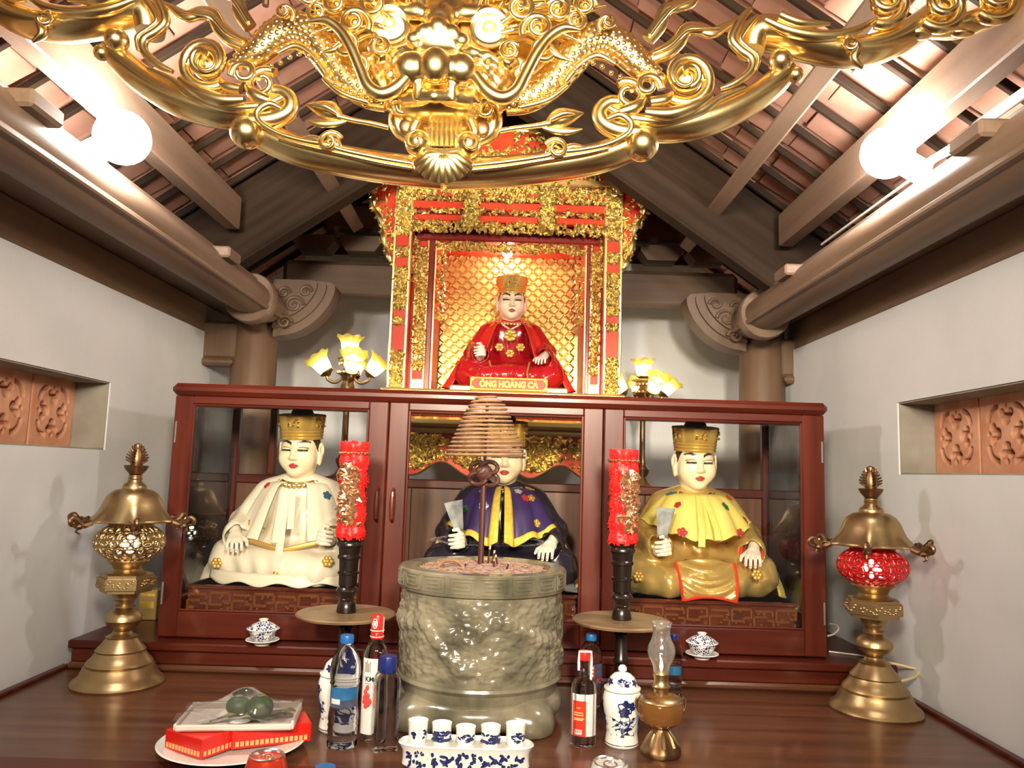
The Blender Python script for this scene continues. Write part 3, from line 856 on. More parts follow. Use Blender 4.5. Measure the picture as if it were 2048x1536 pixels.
edge = [(x, SY - .008, z + .003) for x, z in ap[2:]]
MB().tube(edge, .004, 6).build('apron_edge', 'goldfine', shr, O)
g = MB(); scatter(g, sc - hw + .03, sc + hw - .03, zfl - .09, zfl - .045, SY - .001, 420, .018, rg); gold_stuff('base_carving', g)
# front columns
for pxa, pxb, sg in ((777, 812, -1), (1206, 1241, 1)):
    x0, x1 = at(pxa, 700, SY).x, at(pxb, 712, SY).x
    c = SB('column', x0, x1, SY, SY + .05, zfl, zlt + .02, 'redlac', .003)
    for e in (x0 + .004, x1 - .004): SB('gilt_bead', e - .006, e + .006, SY - .006, SY + .002, zfl, zlt + .02, 'goldfine', .003, c)
    g = MB()
    for (q0, q1, dn) in ((zfl, zy(708), 1.0), (zy(655), zy(640), .7), (zy(625), zy(540), 1.0), (zy(520), zy(500), .8), (zy(475), zlt, 1.1)):
        scatter(g, x0 + .010, x1 - .010, min(q0, q1), max(q0, q1), SY - .001, int(abs(q1 - q0) * 1500 * dn) + 6, .020, rg)
    gold_stuff('column_carving', g, c)
# niche box
NY = 2.87
n0, n1 = at(812, 705, NY).x, at(1207, 712, NY).x
i0, i1 = at(866, 700, NY).x, at(1166, 706, NY).x
for (a, b) in ((n0, i0), (i1, n1)):
    wd = b - a; out_first = a == n0
    j = SB('jamb', a, b, NY, NY + .19, zfl, zlt, 'redlac', .003)
    p0, p1 = (a + wd * .24, a + wd * .68) if out_first else (b - wd * .68, b - wd * .24)
    SB('jamb_panel', p0, p1, NY - .006, NY + .002, zfl + .075, zli - .05, 'goldpaint', .002, j)
    SB('jamb_block', p0, p1, NY - .008, NY + .002, zfl + .002, zfl + .045, 'goldpaint', .003, j)
    SB('inner_post', (b - wd * .26) if out_first else a + wd * .08, (b - wd * .08) if out_first else a + wd * .26, NY - .012, NY + .002, zfl, zli, 'darkred', .003, j)
    for e in (a + .004, b - .004, p0, p1): SB('gilt_bead', e - .0035, e + .0035, NY - .010, NY + .001, zfl, zli, 'goldfine', .0015, j)
    g = MB(); scatter(g, p0, p1, zfl + .08, zli - .05, NY - .008, 420, .018, rg)
    scatter(g, min(a, b) if out_first else b - wd * .3, (a + wd * .3) if out_first else b, zy(560), zli, NY - .012, 90, .02, rg)
    gold_stuff('jamb_carving', g, j)
NB = 3.085
SB('back_board', i0, i1, NB, NB + .02, zfl, zlt, 'goldpaint', .002)
SB('niche_ceiling', n0, n1, NY, NB, zli - .012, zli + .01, 'darkred', .003)
SB('hood_board', i0, i1, NB - .05, NB, zy(515, NB), zy(490, NB), 'redlac', .004)
SB('niche_crossbar', n0 + .02, n1 - .02, NY - .02, NY + .01, zy(476), zy(462), 'darkred', .005)
g = MB(); scatter(g, i0 - .02, i1 + .02, zy(495), zy(477), NY - .004, 330, .022, rg); gold_stuff('frieze_carving', g)
g = MB(); scatter(g, i0, i0 + .035, zy(640), zy(490), NY + .01, 110, .02, rg); scatter(g, i1 - .035, i1, zy(640), zy(490), NY + .01, 110, .02, rg)
gold_stuff('corner_carving', g)
# basket-weave on the back board
g = MB(); st_ = .022
for i in range(int((i1 - i0) / st_) + 1):
    for j in range(int((zli - zfl) / st_) + 1):
        x = i0 + .01 + i * st_; z = zfl + .01 + j * st_
        if x > i1 - .008 or z > zli - .02: continue
        up = (i + j) % 2 == 0
        M_ = Matrix.Translation((x, NB - .002, z)) @ Matrix.Rotation(R(40 if up else -50), 4, 'Y')
        b0 = len(g.v); a_, b_ = st_ * .62, st_ * .24
        vs = [M_ @ Vector(q) for q in ((-a_, 0, -b_), (a_, 0, -b_), (a_, 0, b_), (-a_, 0, b_), (-a_ * .55, -.0055, 0), (a_ * .55, -.0055, 0))]
        g.v += [tuple(q) for q in vs]
        g.f += [tuple(b0 + k for k in q) for q in ((0, 1, 5, 4), (1, 2, 5), (2, 3, 4, 5), (3, 0, 4))]
gold_stuff('woven_panel', g, m='goldfine')
# lintel: panels between short struts
SB('lintel_board', n0, n1, SY + .012, SY + .03, zli + .03, zlt + .10, 'darkred')
for (p0, p1) in ((445, 432), (421, 405), (396, 380)):
    SB('lintel_rail', n0, n1, SY, SY + .014, zy(p0), zy(p1), 'redlac', .003)
for px_ in (944, 1094):
    x = at(px_, 420, SY).x
    SB('lintel_strut', x - .022, x + .022, SY - .02, SY + .012, zy(456), zlt + .03, 'goldpaint', .003)
    g = MB(); scatter(g, x - .03, x + .03, zy(462), zlt + .02, SY - .022, 170, .022, rg); gold_stuff('strut_carving', g)
g = MB()
for (p0, p1, n_) in ((468, 446, 420), (432, 421, 150), (405, 396, 240), (392, 374, 420)):
    scatter(g, n0, n1, zy(p0), zy(p1), SY - .003, n_, .022, rg)
gold_stuff('lintel_carving', g)
# side wings
for sg in (-1, 1):
    xe = sc + sg * hw
    pts = [(0, 1.02), (.112, 1.02), (.118, .95), (.090, .80), (.085, .70), (.050, .55), (.040, .40), (.018, .25), (0, .18)]
    zt, zb_ = zlt + .03, zy(575)
    out = [(xe + sg * x, zb_ + (zt - zb_) * t) for x, t in pts]
    if sg > 0: out = out[::-1]
    wg = MB().prism(out, SY + .004, SY + .016).build('side_wing', 'redlac', shr, O, smooth=0, recalc=True)
    g = MB()
    for k in range(210):
        t = rg.uniform(.18, 1.0); xm = np.interp(t, [q[1] for q in pts[::-1]], [q[0] for q in pts[::-1]])
        l = rg.uniform(.014, .03); u = xm * (rg.uniform(.75, 1.12) if rg.random() < .62 else rg.uniform(.1, .9))
        leaf(g, xe + sg * u, SY + .003, zb_ + (zt - zb_) * t, rg.uniform(0, 2 * PI), l, l * .3, l * rg.uniform(.1, .5), rg)
    gold_stuff('wing_carving', g, wg)
    br = spline([(xe + sg * x * .92, SY - .004, zb_ + (zt - zb_) * t) for x, t in pts[1:]], 5)
    MB().tube(br, [.008 + .004 * math.sin(i * 1.1) for i in range(len(br))], 8).build('wing_branch', 'goldfine', wg, O)
# pediment
pw = hw + .13; pz0 = zlt + .02; ph = .20
arc = [(sc + pw * math.cos(a), pz0 + ph * math.sin(a) ** .8) for a in np.linspace(0, PI, 40)]
pd = MB().prism(arc[::-1], SY, SY + .03).build('pediment', 'redlac', shr, O, smooth=0, recalc=True)
MB().tube([(x, SY - .004, z) for x, z in arc], .011, 8).build('pediment_edge', 'goldfine', pd, O)
g = MB(); scatter(g, sc - pw, sc + pw, pz0, pz0 + ph, SY - .002, 1500, .024, rg, lambda x, z: ((x - sc) / pw) ** 2 + ((z - pz0) / ph) ** 2 < .98 and math.sin(22 * x) * math.sin(26 * z) > -.35)
gold_stuff('pediment_carving', g, pd)
SB('cornice', sc - pw, sc + pw, SY - .01, SY + .04, pz0 - .015, pz0 + .012, 'goldpaint', .005)
SB('roof_board', sc - hw, sc + hw, SY + .03, NB + .02, zlt + .07, zlt + .09, 'darkred')
SB('side_wall', n0 - .004, n0 + .012, NY + .19, NB, zfl, zlt, 'redlac'); SB('side_wall', n1 - .012, n1 + .004, NY + .19, NB, zfl, zlt, 'redlac')
# little bulb under the niche roof
nb = thing('niche_bulb', at(1015, 505, 2.95), 'small white bulb glowing above the red robed statue in the shrine', 'bulb')
MB().sphere((0, 0, 0), .021, 16, 10).build('bulb', 'nichebulb', nb)
MB().lathe([(.012, .016), (.014, .02), (.014, (zli - .013) - nb.location.z), (.0, (zli - .0125) - nb.location.z)], 14).build('socket', 'whitepl', nb)

# name board
pc = (at(940, 768, 2.775) + at(1095, 772, 2.775)) / 2; sw = (at(1095, 772, 2.775) - at(940, 768, 2.775)).length; sh = .047
pc.z = zfl + sh / 2 + .0008
sb_ = thing('name_board', (pc.x, pc.y + .012, zfl), 'red name board with gold lettering in front of the red statue', 'sign')
O = Vector(sb_.location)
MB().box((pc.x, pc.y + .008, pc.z), (sw, .012, sh), .002).build('board', 'redlac', sb_, O)
fm = MB()
for (cx_, cz_, dx, dz) in ((0, sh / 2 - .003, sw, .006), (0, -sh / 2 + .003, sw, .006), (-sw / 2 + .003, 0, .006, sh), (sw / 2 - .003, 0, .006, sh)):
    fm.box((pc.x + cx_, pc.y + .001, pc.z + cz_), (dx, .006, dz), .0015)
for ex in (-1, 1):
    for ez in (-1, 1):
        fm.prism([(pc.x + ex * (sw / 2 - .005), pc.z + ez * (sh / 2 - .005)), (pc.x + ex * (sw / 2 - .018), pc.z + ez * (sh / 2 - .005)), (pc.x + ex * (sw / 2 - .005), pc.z + ez * (sh / 2 - .018))], pc.y, pc.y + .003)
fm.build('frame', 'yellowtrim', sb_, O, smooth=0)
tm = text_mesh('ÔNG HOÀNG CẢ', .034, .0012, .06)
xs = [v.co.x for v in tm.vertices]; k_ = sw * .76 / (max(xs) - min(xs))
tm.transform(Matrix.Translation((pc.x, pc.y + .0005, pc.z - .002)) @ STAND @ Matrix.Diagonal((k_, .92, 1, 1)))
tm.transform(Matrix.Translation(-O)); put('lettering', tm, 'yellowtrim', sb_)

# ------------------------------------------------------------------ statues
def head_sdf(X, Y, Z):
    A = np.abs(X)
    d = s_ell(X, Y, Z, (0, .006, .010), (.053, .060, .070))
    d = smin(d, s_ell(X, Y, Z, (0, -.004, -.030), (.046, .050, .046)), .02)
    d = smin(d, s_ell(A, Y, Z, (.026, -.030, -.018), (.022, .020, .024)), .02)
    d = smin(d, s_ell(X, Y, Z, (0, -.040, -.058), (.018, .016, .014)), .016)
    d = smax(d, -s_ell(A, Y, Z, (.023, -.066, .010), (.015, .012, .007)), .008)
    d = smin(d, s_ell(A, Y, Z, (.023, -.047, .009), (.014, .010, .0065)), .003)
    d = smin(d, s_cap(X, Y, Z, (0, -.052, .014), (0, -.064, -.014), .004, .0075), .008)
    d = smin(d, s_ell(A, Y, Z, (.008, -.056, -.017), (.006, .008, .005)), .004)
    d = smin(d, s_ell(X, Y, Z, (0, -.051, -.0345), (.013, .009, .0035)), .003)
    d = smin(d, s_ell(X, Y, Z, (0, -.050, -.0415), (.011, .009, .0042)), .003)
    ear = s_ell(A, Y, Z, (.058, .004, .004), (.008, .014, .022))
    ear = smin(ear, s_ell(A, Y, Z, (.055, .000, -.026), (.006, .009, .015)), .008)
    ear = smax(ear, -s_ell(A, Y, Z, (.064, -.004, .006), (.006, .008, .013)), .004)
    d = smin(d, ear, .004)
    d = smin(d, s_cap(X, Y, Z, (0, .008, -.04), (0, .012, -.105), .036, .038), .012)
    return d
head_me, hp = net_mesh('head', head_sdf, (-.075, -.08, -.115), (.075, .075, .09), .0021)
hc = np.tile(np.array([.86, .72, .50, 1.0]), (len(hp), 1))
ax, fr = np.abs(hp[:, 0]), hp[:, 1] < -.03
def dab(m, col): hc[m, :3] = col
bz = .030 - ((ax - .024) / .018) ** 2 * .006 + (ax - .02) * .10
dab(fr & (ax > .008) & (ax < .040) & (np.abs(hp[:, 2] - bz) < .0040 * (1.1 - (ax - .008) / .05)), (.02, .015, .012))
dab(fr & (np.abs(ax - .023) < .014) & (np.abs(hp[:, 2] - .0065 + ((ax - .023) / .014) ** 2 * .002) < .0032), (.03, .022, .018))
dab(fr & (np.abs(ax - .023) < .016) & (np.abs(hp[:, 2] - .0145 + ((ax - .023) / .016) ** 2 * .004) < .0011), (.28, .20, .14))
dab(fr & (ax < .0135) & (np.abs(hp[:, 2] + .0385) < .0075 * (1 - (ax / .0145) ** 2) + .0005) & (hp[:, 1] < -.045), (.42, .055, .045))
dab((hp[:, 1] > -.012 + (hp[:, 2] - .005) * -.4) & (hp[:, 2] > -.012) & (ax > .03) & (ax < .0545), (.025, .015, .010))
dab((hp[:, 1] > .02) & (hp[:, 2] > -.045), (.025, .015, .010))
pa = head_me.color_attributes.new('paint', 'FLOAT_COLOR', 'POINT')
pa.data.foreach_set('color', hc.astype(np.float32).ravel())
head_me.materials.append(MT['face'])

def body_sdf(X, Y, Z):
    A = np.abs(X)
    d = s_cap(X, Y / .82, Z, (0, .04, .05), (0, .03, .245), .112, .082)
    d = smin(d, s_cap(X, Y, Z, (-.068, .025, .258), (.068, .025, .258), .048), .035)
    d = smin(d, s_cap(A, Y, Z, (.05, .0, .07), (.172, -.055, .062), .075, .064), .02)
    d = smin(d, s_cap(X, Y, Z, (.17, -.06, .05), (-.04, -.135, .045), .056, .046), .012)
    d = smin(d, s_cap(X, Y, Z, (-.17, -.06, .05), (-.10, -.135, .04), .056, .046), .012)
    d = smin(d, s_ell(X, Y, Z, (0, -.06, .05), (.15, .10, .06)), .02)
    # right arm of the picture rests on the knee, the other is lifted
    d = smin(d, s_cap(X, Y, Z, (.098, .02, .25), (.152, .0, .165), .047, .048), .02)
    d = smin(d, s_cap(X, Y, Z, (.152, .0, .165), (.150, -.085, .135), .048, .044), .015)
    d = smin(d, s_cap(X, Y, Z, (-.098, .02, .25), (-.152, .0, .155), .047, .048), .02)
    d = smin(d, s_cap(X, Y, Z, (-.152, .0, .155), (-.130, -.090, .140), .048, .044), .015)
    # hollow sleeve mouths, folds
    d = smax(d, -s_cap(X, Y, Z, (.152, -.075, .135), (.135, -.15, .120), .034), .006)
    d = smax(d, -s_cap(X, Y, Z, (-.132, -.08, .14), (-.115, -.16, .14), .033), .006)
    rr = np.sqrt((A - .20) ** 2 + (Z - .02) ** 2)
    d = d + .0024 * np.sin(rr * 120) * np.clip((.14 - Z) / .08, 0, 1) * np.clip((-Y - .02) / .05, 0, 1)
    d = d + .0025 * np.sin(X * 150 + Z * 30) * np.clip((Z - .10) / .05, 0, 1) * np.clip((.24 - Z) / .04, 0, 1)
    return np.maximum(d, .0008 - Z)
body_me, bp = net_mesh('robe', body_sdf, (-.29, -.22, -.01), (.29, .17, .33), .0042)
def mirrored(me):
    k = me.copy(); k.transform(Matrix.Diagonal((-1, 1, 1, 1))); k.flip_normals(); return k
body_mi = mirrored(body_me)

def hand_rest(X, Y, Z):        # palm down on a knee, fingers towards -Y and down
    d = s_ell(X, Y, Z, (0, 0, 0), (.026, .030, .012))
    for i, (x, L) in enumerate(((-.019, .034), (-.006, .042), (.007, .040), (.020, .031))):
        k = (x, -.020, .002); m_ = (x * 1.12, -.020 - L * .55, -.002); e = (x * 1.15, -.020 - L * .92, -.002 - L * .45)
        d = smin(d, np.minimum(s_cap(X, Y, Z, k, m_, .0064, .0056), s_cap(X, Y, Z, m_, e, .0056, .0046)), .004)
    d = smin(d, np.minimum(s_cap(X, Y, Z, (-.020, .010, -.002), (-.036, -.012, -.004), .0078, .0066), s_cap(X, Y, Z, (-.036, -.012, -.004), (-.038, -.032, -.010), .0064, .005)), .005)
    return smin(d, s_cap(X, Y, Z, (0, .02, 0), (.004, .062, .006), .018, .020), .012)
def hand_hold(X, Y, Z):        # raised fist, fingers wrapped round something upright
    d = s_ell(X, Y, Z, (.008, 0, 0), (.015, .024, .027))
    for i, z in enumerate((.020, .0065, -.0065, -.0185)):
        L = (.020, .023, .022, .018)[i]
        k = (.010, -.020, z); m_ = (-.010, -.030, z); e = (-.010 - L, -.012, z - .001)
        d = smin(d, np.minimum(s_cap(X, Y, Z, k, m_, .0065, .006), s_cap(X, Y, Z, m_, e, .006, .0048)), .0028)
    d = smin(d, np.minimum(s_cap(X, Y, Z, (.008, -.004, .020), (-.002, -.018, .036), .0075, .0065), s_cap(X, Y, Z, (-.002, -.018, .036), (-.018, -.024, .036), .0062, .005)), .005)
    return smin(d, s_cap(X, Y, Z, (.010, .015, -.010), (.004, .058, -.018), .017, .020), .012)
hr_me, _ = net_mesh('hand', hand_rest, (-.055, -.075, -.03), (.035, .09, .03), .0022)
hh_me, _ = net_mesh('hand', hand_hold, (-.045, -.045, -.045), (.04, .085, .055), .0022)
hr_mi, hh_mi = mirrored(hr_me), mirrored(hh_me)
for i_ in (hr_me, hr_mi, hh_me, hh_mi): i_.materials.append(MT['skinpale'])

def flower(r, n=5, t=.003):
    m = MB()
    for k in range(n):
        a = 2 * PI * k / n
        m.sphere((r * .58 * math.cos(a), r * .58 * math.sin(a), 0), (r * .42, r * .42, t), 8, 5)
    m.sphere((0, 0, t * .4), (r * .3, r * .3, t * 1.2), 8, 5)
    return m
def cape_fn(prof, th0, th1, nr, amp, scal=.0, side=.0):
    """prof: (half width, half depth, y offset, z) from neck to hem"""
    S = spline([tuple(q) for q in prof], 6)
    def fn(u, v):
        q = S[min(int(round(v * (len(S) - 1))), len(S) - 1)]
        th = th0 + (th1 - th0) * u
        k = 1 + amp * (v ** 1.2) * math.cos(nr * th) + amp * .3 * v * math.cos(nr * 2.3 * th + 1)
        zz = q[3] + scal * v * v * math.cos(nr * th) + side * v * v * math.sin(th) ** 2
        return (q[0] * k * math.sin(th), q[2] - q[1] * k * math.cos(th), zz)
    fn.n = len(S)
    return fn
def cape(name, parent, m, fn, nu=90, thick=.003):
    o = MB().grid(fn, nu, fn.n).build(name, m, parent, smooth=70)
    return solid(o, thick)
def on_cape(fn, u, v, lift=.003):
    e = .01
    p = Vector(fn(u, v)); a = Vector(fn(u + e, v)) - Vector(fn(u - e, v)); b = Vector(fn(u, min(v + e * 8, 1))) - Vector(fn(u, max(v - e * 8, 0)))
    n = a.cross(b)
    if n.length < 1e-9: n = Vector((0, -1, 0))
    n.normalize()
    c = Vector((p.x, p.y - .03, 0))
    if n.dot(c) < 0: n = -n
    return p + n * lift, n
def emb(parent, fn, u, v, m, r=.017, n=5):
    p, nm = on_cape(fn, u, v, .0038)
    fl = flower(r, n, .0022)
    return fl.build('embroidered_flower', m, parent, loc=p, rot=nm.to_track_quat('Z', 'Y').to_euler())

plinth_seed = random.Random(3)
def plinth(parent, w_, d_, h_):
    p = MB().box((0, 0, h_ / 2), (w_, d_, h_), .006).box((0, 0, h_ - .006), (w_ + .012, d_ + .012, .012), .004).build('plinth', 'brownlac', parent)
    m = MB(); y = -d_ / 2 - .003; zb_, zt_ = .008, h_ - .016; H = zt_ - zb_
    n_ = int(w_ / .062); cw = w_ / n_
    for k in range(n_):
        x = -w_ / 2 + cw * (k + .5); fl = 1 if k % 2 else -1
        def bar(ax, az, bx_, bz_):
            m.tube([(x + ax * cw * .44, y, zb_ + H * (.5 + az * .46)), (x + bx_ * cw * .44, y, zb_ + H * (.5 + bz_ * .46))], .0046, 6)
        bar(-1, fl * .9, 1, fl * .9); bar(-1, fl * .9, -1, -fl * .2); bar(-1, -fl * .2, .3, -fl * .2); bar(1, fl * .9, 1, fl * .1); bar(1, fl * .1, .3, fl * .1)
        bar(-.9, -fl * .75, .9, -fl * .75); bar(.9, -fl * .75, .9, -fl * .3)
        for q in range(5):
            m.sphere((x + plinth_seed.uniform(-.4, .4) * cw, y, zb_ + plinth_seed.uniform(.1, .9) * H), .0055, 6, 4)
    m.build('fretwork', 'glintlac', p)
    return p

def statue(name, loc, label, kind, rz=0.0, scale=1.0):
    root = thing(name, loc, label, 'statue', 'seated altar statues', rz)
    root.scale = (scale,) * 3
    mir = kind == 'white'
    H0 = {'white': .088, 'gold': .088, 'purple': .088, 'red': .03}[kind]
    if kind == 'red':
        MB().box((0, -.01, .013), (.50, .26, .026), .006).build('plinth', 'goldpaint', root)
        H0 = .0262
    else:
        plinth(root, .50, .34, H0 - .0005)
    def sub(me, nm, m, par=root, loc=(0, 0, 0), rot=(0, 0, 0)):
        return put(nm, me, m, par, (loc[0], loc[1], loc[2] + H0), rot)
    robe_m = {'white': 'whiterobe', 'gold': 'goldrobe', 'purple': 'darkrobe', 'red': 'redrobe'}[kind]
    robe = sub((body_mi if mir else body_me).copy(), 'robe', robe_m)
    hd = put('head', head_me, None, root, (0, -.004, .388 + H0), (R(6), 0, R(-5) if mir else R(3))); hd.scale = (1.1, 1.1, 1.06)
    # hat
    hat_m = 'hatgold'
    prof = [(.0555, .036), (.058, .037), (.0585, .042), (.0565, .044), (.059, .047), (.0595, .051), (.0575, .053), (.060, .056), (.0605, .060), (.0585, .062), (.0605, .066), (.0645, .098), (.066, .104), (.064, .108), (.05, .110), (0, .111)]
    hat = MB().lathe(prof, 48, sy=1.06).build('hat', hat_m, hd, loc=(0, .006, -.002))
    MB().sphere((0, 0, .106), (.032, .034, .028), 20, 12).build('hat_dome', 'black' if kind != 'red' else 'hatgold', hat)
    fm = MB(); rn = random.Random(5)
    for a in (0, R(70), R(-70), R(140), R(-140)):
        for k in range(9):
            aa = a + rn.uniform(-.22, .22); zz = rn.uniform(.072, .096)
            fm.sphere((.064 * math.sin(aa), -.067 * math.cos(aa), zz), (.0045, .0045, .0032), 6, 4)
    fm.build('hat_relief', 'goldfine', hat, kind='stuff')
    # necklace collar
    cm = MB(); cm.tube([(.052 * math.sin(a), .010 - .056 * math.cos(a), .300 + .014 * math.cos(a + PI)) for a in np.linspace(0, 2 * PI, 33)[:-1]], .007, 8, closed=True)
    for k in range(26):
        a = 2 * PI * k / 26; cm.sphere((.060 * math.sin(a), .010 - .064 * math.cos(a), .298 - .016 * math.cos(a)), .0075, 7, 5)
    co = cm.build('collar', 'goldfine', root); co.location = (0, 0, H0)
    # hands
    sgn = -1 if mir else 1
    kh = put('hand', hr_mi if mir else hr_me, None, root, (sgn * .140, -.130, .128 + H0), (R(18), 0, sgn * R(-18))); kh.scale = (.88,) * 3
    hh = put('hand', hh_mi if mir else hh_me, None, root, (-sgn * .122, -.148, .142 + H0), (0, R(-8) * sgn, sgn * R(12))); hh.scale = (.9,) * 3
    if kind != 'red':
        nm_ = MB()
        for (x, L) in ((-.019, .034), (-.006, .042), (.007, .040), (.020, .031)):
            nm_.sphere((sgn * x * 1.15, -.020 - L * .9, -.002 - L * .36), (.0036, .005, .003), 6, 4)
        nm_.build('nails', 'nail', kh, kind='stuff')
    # cape and its long tail
    tail = [(.05, .05, .02, .288), (.105, .080, .025, .280), (.160, .12, .035, .21), (.222, .15, .045, .12), (.275, .17, .055, .02), (.29, .18, .06, -.05 if kind != 'red' else .0)]
    if kind == 'white': tail[-2:] = [(.285, .16, .08, .02), (.335, .19, .07, -.07)]
    if kind == 'purple': tail = [(q[0] * (1 - .12 * i / 5), *q[1:]) for i, q in enumerate(tail)]
    if kind == 'red': tail = [(a, b * .55, c * .55, d) for a, b, c, d in tail]
    if kind == 'white':
        fn = cape_fn([(.050, .052, .012, .292), (.098, .085, .015, .284), (.128, .12, .015, .235), (.158, .15, .01, .165), (.178, .165, .01, .125)], R(24), R(336), 11, .035, .004)
        tn = cape_fn(tail, R(62), R(298), 9, .03, .004)
        cp = cape('cape', root, 'whitecloth', fn); tl = cape('cape_tail', root, 'whitecloth', tn)
        ems = [(.10, .42, 'emb_blue'), (.16, .75, 'emb_gold'), (.08, .82, 'emb_gold'), (.22, .40, 'emb_gold'), (.90, .30, 'emb_red'), (.84, .50, 'emb_blue'), (.91, .74, 'emb_gold'), (.80, .25, 'emb_red')]
        # bow ties down the front
        tm_ = MB()
        for x, zt_, zb_, w_ in ((-.012, .270, .12, .010), (.014, .268, .16, .010), (-.004, .26, .075, .011)):
            tm_.tube([(x, -.118, zt_), (x * 1.3, -.135, (zt_ + zb_) / 2), (x * 1.6, -.150, zb_)], w_, 8, flat=.25, fdir=(0, 1, 0))
        b_ = tm_.build('ribbon', 'whitecloth', root); b_.location.z = H0
        belt = MB().tube([(x, -.118 - .02 * math.cos(x * 14), .098 + abs(x) * .25) for x in np.linspace(-.10, .10, 15)], .007, 8, flat=.5, fdir=(0, 1, 0)).build('belt', 'emb_gold', root); belt.location.z = H0
    elif kind == 'gold':
        fn = cape_fn([(.050, .052, .012, .294), (.092, .090, .010, .286), (.122, .125, .005, .25), (.150, .150, .0, .20), (.162, .162, -.002, .165)], R(0), R(360), 13, .045, .006, .045)
        tn = cape_fn(tail, R(66), R(294), 9, .03, .004)
        cp = cape('cape', root, 'yellowcloth', fn); tl = cape('cape_tail', root, 'yellowcloth', tn)
        ems = [(.10, .45, 'emb_green'), (.17, .75, 'emb_red'), (.12, .92, 'emb_red'), (.22, .35, 'emb_red'), (.90, .45, 'emb_red'), (.86, .80, 'emb_blue'), (.93, .93, 'emb_red'), (.82, .22, 'emb_blue')]
        tm_ = MB()
        for x, zb_ in ((-.016, .15), (.016, .17)):
            tm_.tube([(x * .4, -.088, .288), (x, -.142, .245), (x * 1.3, -.186, .20), (x * 1.5, -.192, zb_)], .010, 8, flat=.3, fdir=(0, 1, 0))
        b_ = tm_.build('ribbon', 'yellowcloth', root); b_.location.z = H0
        pan = MB().grid(lambda u, v: ((u - .5) * .17 * (1 - .12 * v), -.13 - .055 * math.sin(v * 1.9) - .0045 * math.cos(20 * v + 9 * (2 * u - 1) ** 2), .10 - .10 * v + .012 * math.cos((u - .5) * PI)), 30, 26).build('front_panel', 'goldrobe', root, smooth=70); solid(pan, .004); pan.location.z = H0
        ed = MB().tube([((u - .5) * .17 * (1 - .12 * v), -.134 - .055 * math.sin(v * 1.9), .10 - .10 * v + .012 * math.cos((u - .5) * PI)) for u, v in [(0, t) for t in np.linspace(0, 1, 8)] + [(t, 1) for t in np.linspace(.05, .95, 12)] + [(1, 1 - t) for t in np.linspace(0, 1, 8)]], .0045, 6).build('panel_edge', 'redlac', root); ed.location.z = H0
        cf = MB().tube([(.150 + .034 * math.cos(a), -.088 + .010 * math.sin(a), .132 + .034 * math.sin(a)) for a in np.linspace(0, 2 * PI, 20)[:-1]], .008, 8, closed=True).build('cuff', 'redlac', root); cf.location.z = H0
    elif kind == 'purple':
        fn = cape_fn([(.050, .052, .012, .294), (.092, .090, .010, .286), (.125, .125, .005, .245), (.152, .150, .0, .185), (.170, .165, -.004, .135)], R(3), R(357), 12, .06, .010, .05)
        tn = cape_fn(tail, R(66), R(294), 9, .03, .004)
        cp = cape('cape', root, 'purple', fn); tl = cape('cape_tail', root, 'purple', tn)
        tr = MB().grid(lambda u, v: tuple(Vector(fn(u, .86 + .14 * v)) * 1.012 + Vector((0, 0, -.002))), 90, 4).build('hem_trim', 'yellowtrim', cp, smooth=70); solid(tr, .004)
        for (ua, ub) in ((0.0, .03), (.97, 1.0)):
            tr = MB().grid(lambda u, v: tuple(Vector(fn(ua + (ub - ua) * u, v)) * 1.012), 4, 24).build('front_trim', 'yellowtrim', cp, smooth=70); solid(tr, .004)
        for sg in (-1, 1):
            tt = MB().grid(lambda u, v: tuple(Vector(tn((.0 if sg < 0 else .965) + .035 * u, v)) * 1.01), 4, 24).build('tail_trim', 'yellowtrim', tl, smooth=70); solid(tt, .004)
        ems = [(.09, .42, 'emb_red'), (.13, .40, 'emb_gold'), (.12, .74, 'emb_gold'), (.07, .30, 'emb_silver'), (.90, .30, 'emb_silver'), (.86, .62, 'emb_green'), (.94, .55, 'emb_silver'), (.20, .2, 'emb_gold')]
    else:
        fn = cape_fn([(.052, .052, .012, .290), (.095, .085, .015, .282), (.130, .11, .02, .24), (.165, .13, .02, .17), (.19, .14, .02, .11)], R(34), R(326), 11, .03, .004)
        tn = cape_fn(tail, R(64), R(296), 9, .03, .004)
        cp = cape('cape', root, 'redcloth', fn); tl = cape('cape_tail', root, 'redcloth', tn)
        ems = [(.06, .30, 'emb_gold'), (.94, .30, 'emb_gold'), (.18, .5, 'emb_blue'), (.82, .5, 'emb_gold'), (.12, .75, 'emb_green')]
        md = flower(.030, 7, .006).build('medallion', 'emb_gold', root, loc=(0, -.103, .225 + H0), rot=(R(82), 0, 0))
        bd = MB().tube([(-.035, -.085, .272), (0, -.100, .248), (.035, -.085, .272)], .004, 6).build('neck_band', 'china', root); bd.location.z = H0
        for (x, z) in ((-.045, .17), (.045, .172), (.0, .145)):
            flower(.020, 6, .004).build('robe_flower', 'emb_gold', root, loc=(x, -.112, z + H0), rot=(R(86), 0, 0))
        for sg in (-1, 1):
            e_ = MB().tube([(sg * .085, -.13, .105), (sg * .075, -.165, .06), (sg * .08, -.178, .012)], .004, 6).build('robe_edge', 'emb_gold', root); e_.location.z = H0
    cp.location.z = H0; tl.location.z = H0
    for (u, v, m_) in ems: emb(cp, fn, u, v, m_, rn.uniform(.012, .018))
    if kind != 'red':
        for (u, v) in ((.06, .72), (.94, .72), (.09, .9), (.9, .5)): emb(tl, tn, u, v, 'emb_blue' if kind != 'purple' else 'emb_silver', .013)
